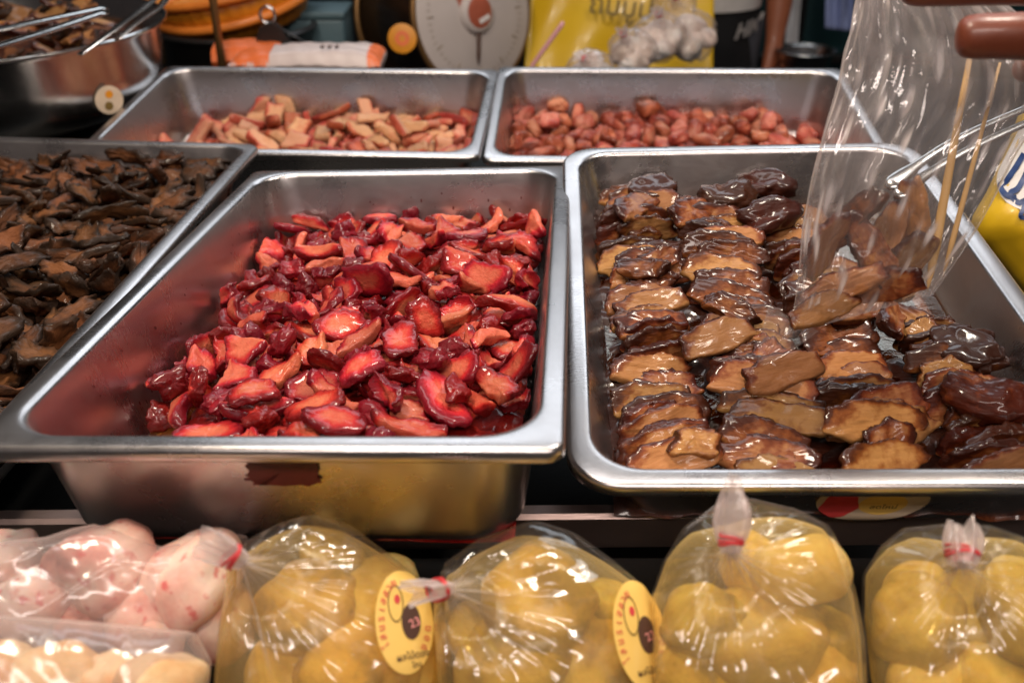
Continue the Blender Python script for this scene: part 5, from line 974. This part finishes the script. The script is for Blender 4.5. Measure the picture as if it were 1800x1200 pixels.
def stroke(P, w, nm):
    P = [np.array(crv(P, t)) for t in np.linspace(0, 1, 24)]; V = []; 
    for i, p in enumerate(P):
        d = P[min(i + 1, 23)] - P[max(i - 1, 0)]; d /= np.linalg.norm(d); nrm = np.array([-d[1], d[0]])
        for k in (-1, 0, 1): q = ysurf(*(p + nrm * w * k)); V.append(q + (CAM - q).normalized() * .0020 - pl.location)
    return V, [(i * 3 + k, i * 3 + k + 1, (i + 1) * 3 + k + 1, (i + 1) * 3 + k) for i in range(23) for k in range(2)]
obj('blue_lettering', mesh('blue_lettering', *join(stroke([(1800, 270), (1784, 296), (1768, 318), (1758, 326), (1768, 342), (1786, 348)], 5, ''), stroke([(1822, 262), (1806, 300), (1790, 330), (1776, 340), (1790, 356), (1806, 350)], 5, ''), stroke([(1846, 268), (1828, 310), (1812, 348), (1800, 366), (1820, 370), (1840, 352)], 5, ''), stroke([(1800, 366), (1794, 380), (1806, 384)], 4, '')), 'ink_blue'), pl)
# ------------------------------------------------------------------ steel bowl at the back left
c = at(-60, 40, 1.45); R0 = .285
bw = thing('mixing_bowl', 'large round steel bowl of brown food at the back left with tongs across it', 'bowl', (c.x, c.y, c.z - .126))
prof = [(.0, .0), (.225, .0), (.246, .003), (.259, .011), (.267, .026), (.272, .050), (.276, .083), (.281, .0905), (.286, .0915), (.2875, .089), (.2865, .087), (.283, .0885), (.274, .083), (.270, .050), (.265, .028), (.256, .014), (.240, .007), (.0, .004)]
prof = [(r, z * 1.37) for r, z in prof]
obj('bowl_shell', mesh('bowl_shell', *lathe(prof[:11], 96), 'steel_plain'), bw); o = obj('bowl_inside', mesh('bowl_inside', *lathe(prof[11:], 96), 'steel_plain'), bw)
def bowl_hit(px, py):
    d = 1.0
    while d < 2:
        q = at(px, py, d) - bw.location; r = math.hypot(q.x, q.y)
        if 0 < q.z < .12 and r < np.interp(q.z / 1.37, [0, .003, .011, .026, .050, .083], [.225, .246, .259, .267, .272, .276]): return at(px, py, d)
        d += .001
    return at(px, py, 1.235)
pt = bowl_hit(192, 176) + (CAM - bowl_hit(192, 176)).normalized() * .014; rd = Vector((pt.x - c.x, pt.y - c.y, 0)).normalized()
sk = obj('sticker', mesh('sticker', *lathe([(.0, .0006), (.018, .0004), (.020, 0)], 40), 'sticker_pale'), bw, mw=None); sk.matrix_local = frame(Vector((rd.x, rd.y, -.25)) + (CAM - pt).normalized() * 1.2, (1, 0, 0), pt - bw.location)
obj('orange_print', mesh('orange_print', *lathe([(.0, .0012), (.0055, .0011)], 20), 'sticker_orange'), sk, loc=(.001, .008, 0)); obj('dark_print', mesh('dark_print', *lathe([(.0, .0012), (.006, .0011)], 20), 'ink_olive'), sk, loc=(-.002, -.008, 0))
obj('stand', mesh('stand', *lathe([(0, 0), (.2, 0), (.2, .13), (.0, .132)], 48), 'black_plastic')); tag(bpy.data.objects['stand'], 'low black round stand under the large steel bowl', 'stand'); bpy.data.objects['stand'].location = (c.x, c.y, bw.location.z - .134); bpy.data.objects['stand'].name = 'bowl_stand'
rb_ = random.Random(5)
V = []; F = []; n = 36; nz = sinnoise(88, .07)
for j in range(9):
    for i in range(n): r = .268 * max(.001, j / 8); a = 2 * PI * i / n; q = np.array([r * math.cos(a), r * math.sin(a), 0]); V.append((q[0], q[1], .082 + .034 * (1 - (j / 8) ** 2) + .006 * float(nz(q)) * (1 - j / 8)))
F = [(j * n + i, (j + 1) * n + i, (j + 1) * n + (i + 1) % n, j * n + (i + 1) % n) for j in range(8) for i in range(n)]
ms_ = obj('brown_food_mass', mesh('brown_food_mass', V, F, 'brown', {'skin': [.6] * len(V)}), loc=bw.location); ms_['kind'] = 'stuff'; ms_['label'] = 'packed brown food beneath the pieces in the large steel bowl'
for i in range(64):
    a = rb_.uniform(-.5, 1.2) * PI - .6; r = .235 * math.sqrt(rb_.random()); x, y = r * math.cos(a), r * math.sin(a); z = .088 + .034 * (1 - (r / .268) ** 2) + rb_.uniform(0, .012)
    o = obj('brown_piece', bm_[i % 12] if i % 3 else sm_[i % 10], mw=Matrix.Translation(Vector((x, y, z)) + bw.location) @ Euler((rb_.uniform(-.6, .6), rb_.uniform(-.5, .5), rb_.uniform(0, 6.28))).to_matrix().to_4x4() @ Matrix.Scale(1.1, 4)); tag(o, 'glossy brown piece heaped in the large steel bowl', 'food piece', 'brown pieces in the steel bowl')
def tongs(label, arms, w):
    p0 = at(*arms[0][0]); t = thing('tongs', label, 'tongs', p0)
    for a in arms: P = [Vector(crv([at(*q) for q in a], s)) - p0 for s in np.linspace(0, 1, 16)]; obj('tong_arm', mesh('tong_arm', *tube(P, w, 14, False, .3, (0, 0, 1)), 'steel_plain'), t)
tongs('broad steel tongs lying across the left of the large bowl', [[(-40, 92, 1.16), (60, 62, 1.22), (182, 22, 1.30)], [(-40, 60, 1.20), (60, 40, 1.25), (182, 14, 1.33)]], .0105)
tongs('slim steel tongs leaning on the rim of the large bowl towards the basket', [[(140, 96, 1.24), (200, 52, 1.27), (275, -4, 1.32), (300, -30, 1.34)], [(205, 70, 1.27), (240, 40, 1.29), (285, 8, 1.32), (300, -26, 1.34)]], .0062)

# ------------------------------------------------------------------ things behind the pans
bs = at(428, 42, 1.95); t = thing('orange_basket', 'orange ribbed plastic basket tilted on the black tub', 'basket', bs, (.10, -.16, 0))
obj('basket_wall', mesh('basket_wall', *lathe([(.0, .0), (.118, .0), (.128, .004), (.150, .045), (.166, .085), (.163, .085), (.147, .045), (.124, .007), (.0, .004)], 120, ripple=lambda a, z: .014 * math.sin(a * 40) if z > .003 else 0), 'orange'), t)
obj('basket_rim', mesh('basket_rim', *lathe([(.162, .080), (.172, .078), (.176, .086), (.172, .094), (.160, .092)], 96), 'orange_rim'), t)
obj('basket_band', mesh('basket_band', *tube([(.158 * math.cos(a), .158 * math.sin(a), .050 + .012 * math.sin(a * 1)) for a in np.linspace(0, 2 * PI, 64, endpoint=False)], .009, 8, True), 'orange_rim'), t)
tb = at(425, 118, 1.93); t = thing('black_tub', 'black round tub under the orange basket', 'tub', (tb.x, tb.y, tb.z - .03)); obj('tub_wall', mesh('tub_wall', *lathe([(0, 0), (.13, 0), (.137, .006), (.146, .10), (.152, .104), (.152, .112), (.146, .114), (.138, .10), (.128, .01), (0, .008)], 72), 'black_plastic'), t)
obj('tub_rim', mesh('tub_rim', *tube([(.153 * math.cos(a), .153 * math.sin(a), .108) for a in np.linspace(0, 2 * PI, 64, endpoint=False)], .004, 8, True), 'black_plastic'), t)
cl = at(480, 74, 1.72); t = thing('ring_clip', 'black clip with a steel ring and two bright rivets hooked in front of the tub', 'clip', cl)
bz = [(-.030, .0), (-.020, .026), (-.004, .034), (.006, .034), (.020, .022), (.034, -.004), (.030, -.026), (-.026, -.026)]
def prism(P, d): n = len(P); V = [(x, -d / 2, z) for x, z in P] + [(x, d / 2, z) for x, z in P]; return V, [tuple(range(n)), tuple(range(2 * n - 1, n - 1, -1))] + [(i, n + i, n + (i + 1) % n, (i + 1) % n) for i in range(n)]
obj('clip_body', mesh('clip_body', *prism(bz, .016), 'black_plastic', smooth=False), t)
obj('ring', mesh('ring', *tube([(-.004 + .013 * math.cos(a), -.002, .046 + .014 * math.sin(a)) for a in np.linspace(0, 2 * PI, 32, endpoint=False)], .0028, 10, True), 'steel_plain'), t)
for x in (-.020, .024): V, F, S = blob(.0042, .003, .0042, 1, .02, 16, 10); obj('rivet', mesh('rivet', V, F, 'steel_plain'), t, loc=(x, -.009, -.004))
obj('strap', mesh('strap', *tube([(.02, 0, .02), (.05, .01, .0), (.075, .02, -.018), (.10, .03, -.03)], .005, 10, False, .4), 'black_plastic'), t)
p0, p1 = at(391, 118, 1.66), at(388, -60, 1.60); po = thing('steel_pole', 'slim dark steel pole standing behind the left back pan', 'pole', (p0.x, p0.y, .785))
obj('pole_tube', mesh('pole_tube', *tube([(0, 0, 0), (.0, 0, .3), (.0, 0, .9)], .0068, 16), 'bronze'), po); obj('pole_foot', mesh('pole_foot', *lathe([(0, 0), (.03, 0), (.03, .004), (.012, .008), (.009, .03), (0, .03)], 32), 'bronze'), po)
q = at(286, 62, 1.95); t = thing('yellow_carton', 'small yellow carton between the steel bowl and the orange basket', 'carton', (q.x, q.y, q.z - .03)); obj('carton_body', mesh('carton_body', *box(.062, .06, .085, .003), 'sticker_orange'), t); obj('carton_base', mesh('carton_base', *box(.064, .062, .02, .003), 'ink_olive'), t, loc=(0, 0, -.022))
q = at(556, 78, 2.0); t = thing('blue_grey_box', 'blue grey plastic box behind the snack packet', 'box', (q.x, q.y, q.z - .06)); obj('box_body', mesh('box_body', *box(.14, .12, .12, .006), 'teal_box'), t); obj('box_lid', mesh('box_lid', *box(.145, .125, .014, .004), 'teal_box'), t, loc=(0, 0, .1205))
# snack packet: a puffed pouch with printed ends
q = at(545, 118, 1.66); t = thing('snack_packet', 'flat white and orange snack packet lying behind the left back pan', 'packet', (q.x, q.y, q.z)); nn = sinnoise(9, .05)
def pouch(x0, x1, n=40, m=16, lift=0.0):
    V = []; F = []
    for s in (1, -1):
        for j in range(m + 1):
            for i in range(n + 1):
                x = x0 + (x1 - x0) * i / n; y = -.05 + .10 * j / m; e = max(0, 1 - (x / .128) ** 6) ** .5 * max(0, 1 - (y / .05) ** 4) ** .5
                V.append((x, y, .012 + s * (.026 + lift) * e * (.55 + .45 * min(1, max(0, (x + .13) / .11))) + .002 * float(nn(np.array([x, y, 0])))))
    o_ = (n + 1) * (m + 1)
    for s in (0, 1):
        for j in range(m):
            for i in range(n): f = (s * o_ + j * (n + 1) + i, s * o_ + j * (n + 1) + i + 1, s * o_ + (j + 1) * (n + 1) + i + 1, s * o_ + (j + 1) * (n + 1) + i); F.append(f if s == 0 else f[::-1])
    return V, F
obj('packet_body', mesh('packet_body', *pouch(-.127, .127), 'pack_white'), t); obj('orange_print', mesh('orange_print', *pouch(-.122, -.058, 20, 16, .0008), 'pack_orange'), t); obj('orange_end', mesh('orange_end', *pouch(.105, .1265, 8, 16, .0008), 'pack_orange'), t)
obj('dark_print', mesh('dark_print', *join(*[tube([(.028 + k * .012, -.036, .0405), (.034 + k * .012, -.034, .042)], .0022, 8) for k in range(3)]), 'ink_dark'), t)
q = at(408, 108, 1.69); t = thing('snack_packet', 'small crumpled orange packet lying by the foot of the steel pole', 'packet', (q.x + .02, q.y + .05, q.z - .012), (0, 0, .1)); obj('packet_body', mesh('packet_body', *pouch(-.06, .06, 20, 12), 'pack_orange'), t)
# spring scale: a drum with a round dial turned to the right
dc = at(838, 22, 1.95); ax = Vector((.66, -.72, .16)).normalized(); t = thing('dial_scale', 'round market scale with white dial and dark drum carrying a yellow sticker', 'scale', mw=frame(ax, (1, .6, 0), dc)); RS = .150
obj('drum', mesh('drum', *lathe([(.0, -.215), (RS - .012, -.215), (RS - .004, -.21), (RS - .004, -.012), (RS - .008, -.006)], 96), 'dark_enamel'), t)
for z in (-.012, -.208): obj('trim_ring', mesh('trim_ring', *tube([(RS * math.cos(a), RS * math.sin(a), z) for a in np.linspace(0, 2 * PI, 96, endpoint=False)], .0065, 10, True), 'bronze'), t)
dl = obj('dial', mesh('dial', *lathe([(.0, -.0035), (RS - .006, -.004), (RS - .003, -.006)], 96), 'dial'), t)
tk = [tube([((RS - .026) * math.cos(a), (RS - .026) * math.sin(a), -.003), ((RS - (.034 if k % 5 else .042)) * math.cos(a), (RS - (.034 if k % 5 else .042)) * math.sin(a), -.003)], .0005 if k % 5 else .0009, 6) for k, a in enumerate(np.linspace(0, 2 * PI, 60, endpoint=False))]
obj('tick_marks', mesh('tick_marks', *join(*tk), 'ink_olive'), dl)
obj('hub_ring', mesh('hub_ring', *lathe([(.0, .010), (.034, .010), (.040, .006), (.042, -.003)], 48), 'dial'), dl); obj('hub_cap', mesh('hub_cap', *lathe([(.0, .0135), (.026, .0128), (.031, .0105)], 48), 'dial_red'), dl)
obj('hub_plate', mesh('hub_plate', *box(.028, .009, .001, .0005), 'ink_white'), dl, loc=(.008, -.014, .0132)).rotation_euler = (0, 0, .35)
obj('pointer', mesh('pointer', *tube([(.0, -.02, .004), (-.008, -.085, .003), (-.010, -.102, .003)], [.006, .0045, .001], 10, False, .4), 'ink_dark'), dl)
a_ = [(-.030, .00), (-.052, .05), (-.060, .105), (-.040, .12), (-.026, .06)]; obj('dial_emblem', mesh('dial_emblem', [(x - .004, y + .0, -.0028) for x, y in a_], [tuple(range(5))[::-1]], 'dial_red', smooth=False), dl)
obj('drum_sticker', mesh('drum_sticker', *lathe([(.0, .0008), (.026, .0005), (.0275, 0)], 40), 'sticker_orange'), t).matrix_world = frame((at(707, 68, 1.80) - at(707, 68, 1.98)) + Vector((-.02, -.0, .0)), (1, 0, 0), at(707, 68, 1.845))
ds = [o for o in t.children if o.name.startswith('drum_sticker')][0]; obj('sticker_print', mesh('sticker_print', *lathe([(.006, .0014), (.014, .0013)], 24), 'pack_orange'), ds)
obj('scale_base', mesh('scale_base', *box(.22, .24, .12, .01), 'dark_enamel'), t).matrix_world = Matrix.Translation((dc.x - .06, dc.y + .08, dc.z - .27)) @ Matrix.Rotation(.6, 4, 'Z')
# yellow banner with black letters
def sheet(px, d, name, label, cat, m, folds=.02, seed=1):
    a, b_, c_, e = px; t = thing(name, label, cat, at(*a, d)); V = []; F = []; n, k = 40, 16; nn = sinnoise(seed, .25)
    for j in range(k + 1):
        for i in range(n + 1):
            u, v = i / n, j / k; p = np.array(a) * (1 - u) * (1 - v) + np.array(b_) * u * (1 - v) + np.array(c_) * u * v + np.array(e) * (1 - u) * v
            V.append(at(p[0], p[1], d + folds * float(nn(np.array([u * .9, v * .25, 0]))) + folds * .5 * math.sin(u * 17)) - t.location)
    F = [(j * (n + 1) + i, j * (n + 1) + i + 1, (j + 1) * (n + 1) + i + 1, (j + 1) * (n + 1) + i) for j in range(k) for i in range(n)]
    o = obj('sheet', mesh('sheet', V, F, m), t); s = o.modifiers.new('thick', 'SOLIDIFY'); s.thickness = .0015; return t
t = sheet(((938, -60), (1256, -60), (1252, 190), (915, 190)), 2.12, 'yellow_banner', 'yellow plastic banner with black Thai lettering hanging behind the small white bags', 'banner', 'yellow_plastic', .014, 5)
V, F = text_vf('ถบบูป', .058, .001, .0005); bp = at(1092, 14, 2.07); obj('lettering', mesh('lettering', V, F, 'ink_olive', smooth=False), t).matrix_world = frame(CAM - bp, (1, 0, -.12), bp)
sp = at(938, 112, 1.76); sq = at(990, 40, 1.70); tp = thing('pink_spoon', 'pink plastic spoon handle leaning in front of the yellow banner', 'spoon', sp)
obj('handle', mesh('handle', *tube([Vector((-.03, 0, -.06)), Vector((0, 0, 0)), (sq - sp) * .95, sq - sp], [.006, .0068, .0072, .005], 12, False, .6), 'pink_plastic'), tp)
V, F, S = blob(.018, .007, .024, 2, .03, 20, 12); obj('spoon_bowl', mesh('spoon_bowl', V, F, 'pink_plastic'), tp, loc=(-.036, 0, -.078))
WB = 'small clear bags of white food behind the back pan'
def small_bag(label, cx, cy, rp, d, seed, neck, tail):
    sil = [(cx + rp * (1 + .12 * math.sin(3 * a + seed)) * math.cos(a), cy + rp * .9 * (1 + .1 * math.cos(2 * a + seed)) * math.sin(a)) for a in np.linspace(0, 2 * PI, 14, endpoint=False)]
    tied_bag(label, (cx, cy, d), sil, neck, tail, seed, [(cx - rp * .3, cy + rp * .1, rp * .5, .0), (cx + rp * .35, cy + rp * .05, rp * .48, .0), (cx, cy + rp * .45, rp * .45, -.01), (cx, cy - rp * .3, rp * .42, .0)], 'white food lump in the ' + label.split(' white')[0].split(' clear')[0] + ' white-food bag' + (', ' + label.split(', ')[1] if ', ' in label else ' by the pan rim'), Hb=rp / FPX * d * .7, Hn=rp / FPX * d * .35, Bk=rp / FPX * d * .7, film='film_tail', brine=None, tl=(rp / FPX * d * .55, .005, .014), matn='white_food', group=WB, fgroup='white food in the small bags')
small_bag('small clear white-food bag with red tie, lowest and foremost of its cluster', 1110, 92, 46, 1.74, 71, (1097, 70), (1090, 45, 1.66))
small_bag('small clear bag of white food with red tie, in the middle of the cluster', 1160, 66, 48, 1.80, 72, (1158, 36), (1156, 14, 1.72))
small_bag('tall clear bag of white food with red tie, against the edge of the yellow banner', 1212, 62, 52, 1.84, 73, (1188, 8), (1186, -14, 1.76))
small_bag('flat clear white-food bag lying with its top just above the back pan rim', 1040, 124, 44, 1.70, 74, (1030, 112), (1020, 100, 1.66))
# standing person behind the stall: bare arm, black shirt
px_, py_ = .50, 2.72; S_ = .95
G = lambda x, y, z, r: (Vector((px_ + x * S_, py_ + y * S_, z * S_)), (r * S_ if not hasattr(r, '__len__') else (r[0] * S_, r[1] * S_)))
pn = skinned('person', [
    [G(0, 0, .90, (.15, .11)), G(0, 0, 1.08, (.13, .10)), G(0, 0, 1.26, (.15, .11)), G(0, 0, 1.40, (.09, .07)), G(0, 0, 1.47, .052), G(0, -.01, 1.54, (.068, .078)), G(0, -.005, 1.62, (.075, .092)), G(0, 0, 1.70, (.055, .07))],
    [(0, 0), G(.09, 0, .82, .088), G(.10, 0, .48, .055), G(.10, .02, .10, .038), G(.10, -.10, .04, .032)],
    [(0, 0), G(-.09, 0, .82, .088), G(-.10, 0, .48, .055), G(-.10, .02, .10, .038), G(-.10, -.10, .04, .032)],
    [(0, 2), G(.16, 0, 1.36, .056), G(.215, .01, 1.08, .044), G(.225, -.03, .90, .041), G(.215, -.06, .80, .030), G(.212, -.075, .74, .032), G(.21, -.085, .69, (.036, .018))],
    [(3, 6), G(.195, -.11, .64, .009), G(.19, -.125, .60, .008)], [(3, 6), G(.208, -.105, .62, .009), G(.206, -.12, .575, .008)], [(3, 6), G(.222, -.095, .625, .009), G(.222, -.11, .58, .008)], [(3, 6), G(.236, -.085, .635, .0085), G(.238, -.10, .60, .0075)], [(3, 5), G(.185, -.11, .70, .010), G(.178, -.13, .665, .009)],
    [(0, 2), G(-.16, 0, 1.36, .056), G(-.215, .01, 1.08, .044), G(-.23, -.06, .88, .036), G(-.225, -.10, .79, .030), G(-.22, -.115, .70, (.036, .018))],
], 'skin', None, 2)
tag(pn, 'person in black printed shirt, bare arm hanging, standing behind the stall', 'person')
V = []; F = []; n = 56
for j, (z, rx, ry) in enumerate(((.58, .185, .15), (.66, .182, .148), (.80, .178, .142), (.95, .172, .135), (1.10, .165, .13), (1.26, .180, .132), (1.37, .175, .11), (1.43, .10, .08), (1.45, .07, .06))):
    for i in range(n): a = 2 * PI * i / n; k = 1 + .02 * math.sin(5 * a + z * 9) + .012 * math.sin(11 * a - z * 6); V.append((px_ + rx * S_ * math.cos(a) * k, py_ + ry * S_ * math.sin(a) * k, z * S_))
F = [(j * n + i, j * n + (i + 1) % n, (j + 1) * n + (i + 1) % n, (j + 1) * n + i) for j in range(8) for i in range(n)]
sh = obj('shirt', mesh('shirt', V, F, 'shirt'), pn); sh.modifiers.new('th', 'SOLIDIFY').thickness = .003
def on_shirt(x, z, off): k = (x - px_) / (.178 * S_ * .98); return Vector((x, py_ - .146 * S_ * math.sqrt(max(.02, 1 - min(.97, k * k))) * 1.03 - off, z))
V, F = text_vf('HMI', .050, .0005, .0022, .3); hp = at(1306, 40, 2.6)
obj('lettering', mesh('lettering', [on_shirt(hp.x + x, hp.z + y + .15 * x, .014) for x, y, z in V], F, 'ink_white', smooth=False), sh)
V = [on_shirt(px_ + .01 + .155 * i / 20, z, .004) for z in (hp.z + .045, hp.z + .16) for i in range(21)]; obj('print_band', mesh('print_band', V, [(i, i + 1, 22 + i, 21 + i) for i in range(20)], 'ink_white'), sh)
for s in (-1, 1):
    o = obj('trouser_leg', mesh('trouser_leg', *tube([G(s * .09, 0, .84, 0)[0], G(s * .10, 0, .5, 0)[0], G(s * .10, .015, .09, 0)[0]], [.10, .075, .066], 20), 'wall_trousers'), pn)
V, F, S = blob(.082, .098, .09, 4, .05, 26, 18); hr = obj('hair', mesh('hair', [v for v in V], F, 'hair'), pn, loc=(px_, py_ + .012, 1.665 * S_))
# teal area, frame and cloth at the back right
t = thing('teal_screen', 'dark teal panel behind the person with dark upright posts', 'screen', (1.55, 3.3, 0)); obj('panel', mesh('panel', *box(1.5, .03, 1.35, .004), 'teal'), t)
for x in (-.62, -.36): obj('post', mesh('post', *box(.035, .04, 1.7, .004), 'black_plastic'), t, loc=(x, -.05, 0))
obj('crossbar', mesh('crossbar', *box(.9, .03, .03, .004), 'black_plastic'), t, loc=(-.3, -.09, .56))
t = sheet(((1452, -50), (1502, -50), (1500, 56), (1450, 50)), 2.9, 'blue_cloth', 'pale blue cloth hanging on the teal panel', 'cloth', 'blue_cloth', .01, 15)
t = sheet(((1388, -40), (1412, -40), (1398, 112), (1378, 112)), 3.0, 'pale_cloth', 'narrow pale grey cloth hanging between the bare arm and the dark post', 'cloth', 'ink_white', .01, 16)
q = at(1415, 98, 2.55); t = thing('steel_basin', 'small shiny steel basin behind the right back pan', 'basin', (q.x, q.y, q.z - .04)); obj('basin_wall', mesh('basin_wall', *lathe([(0, 0), (.05, 0), (.062, .01), (.072, .05), (.078, .053), (.074, .055), (.068, .05), (.058, .013), (0, .004)], 56), 'steel_plain'), t); obj('basin_rim', mesh('basin_rim', *tube([(.077 * math.cos(a), .077 * math.sin(a), .054) for a in np.linspace(0, 2 * PI, 48, endpoint=False)], .003, 8, True), 'steel_plain'), t)
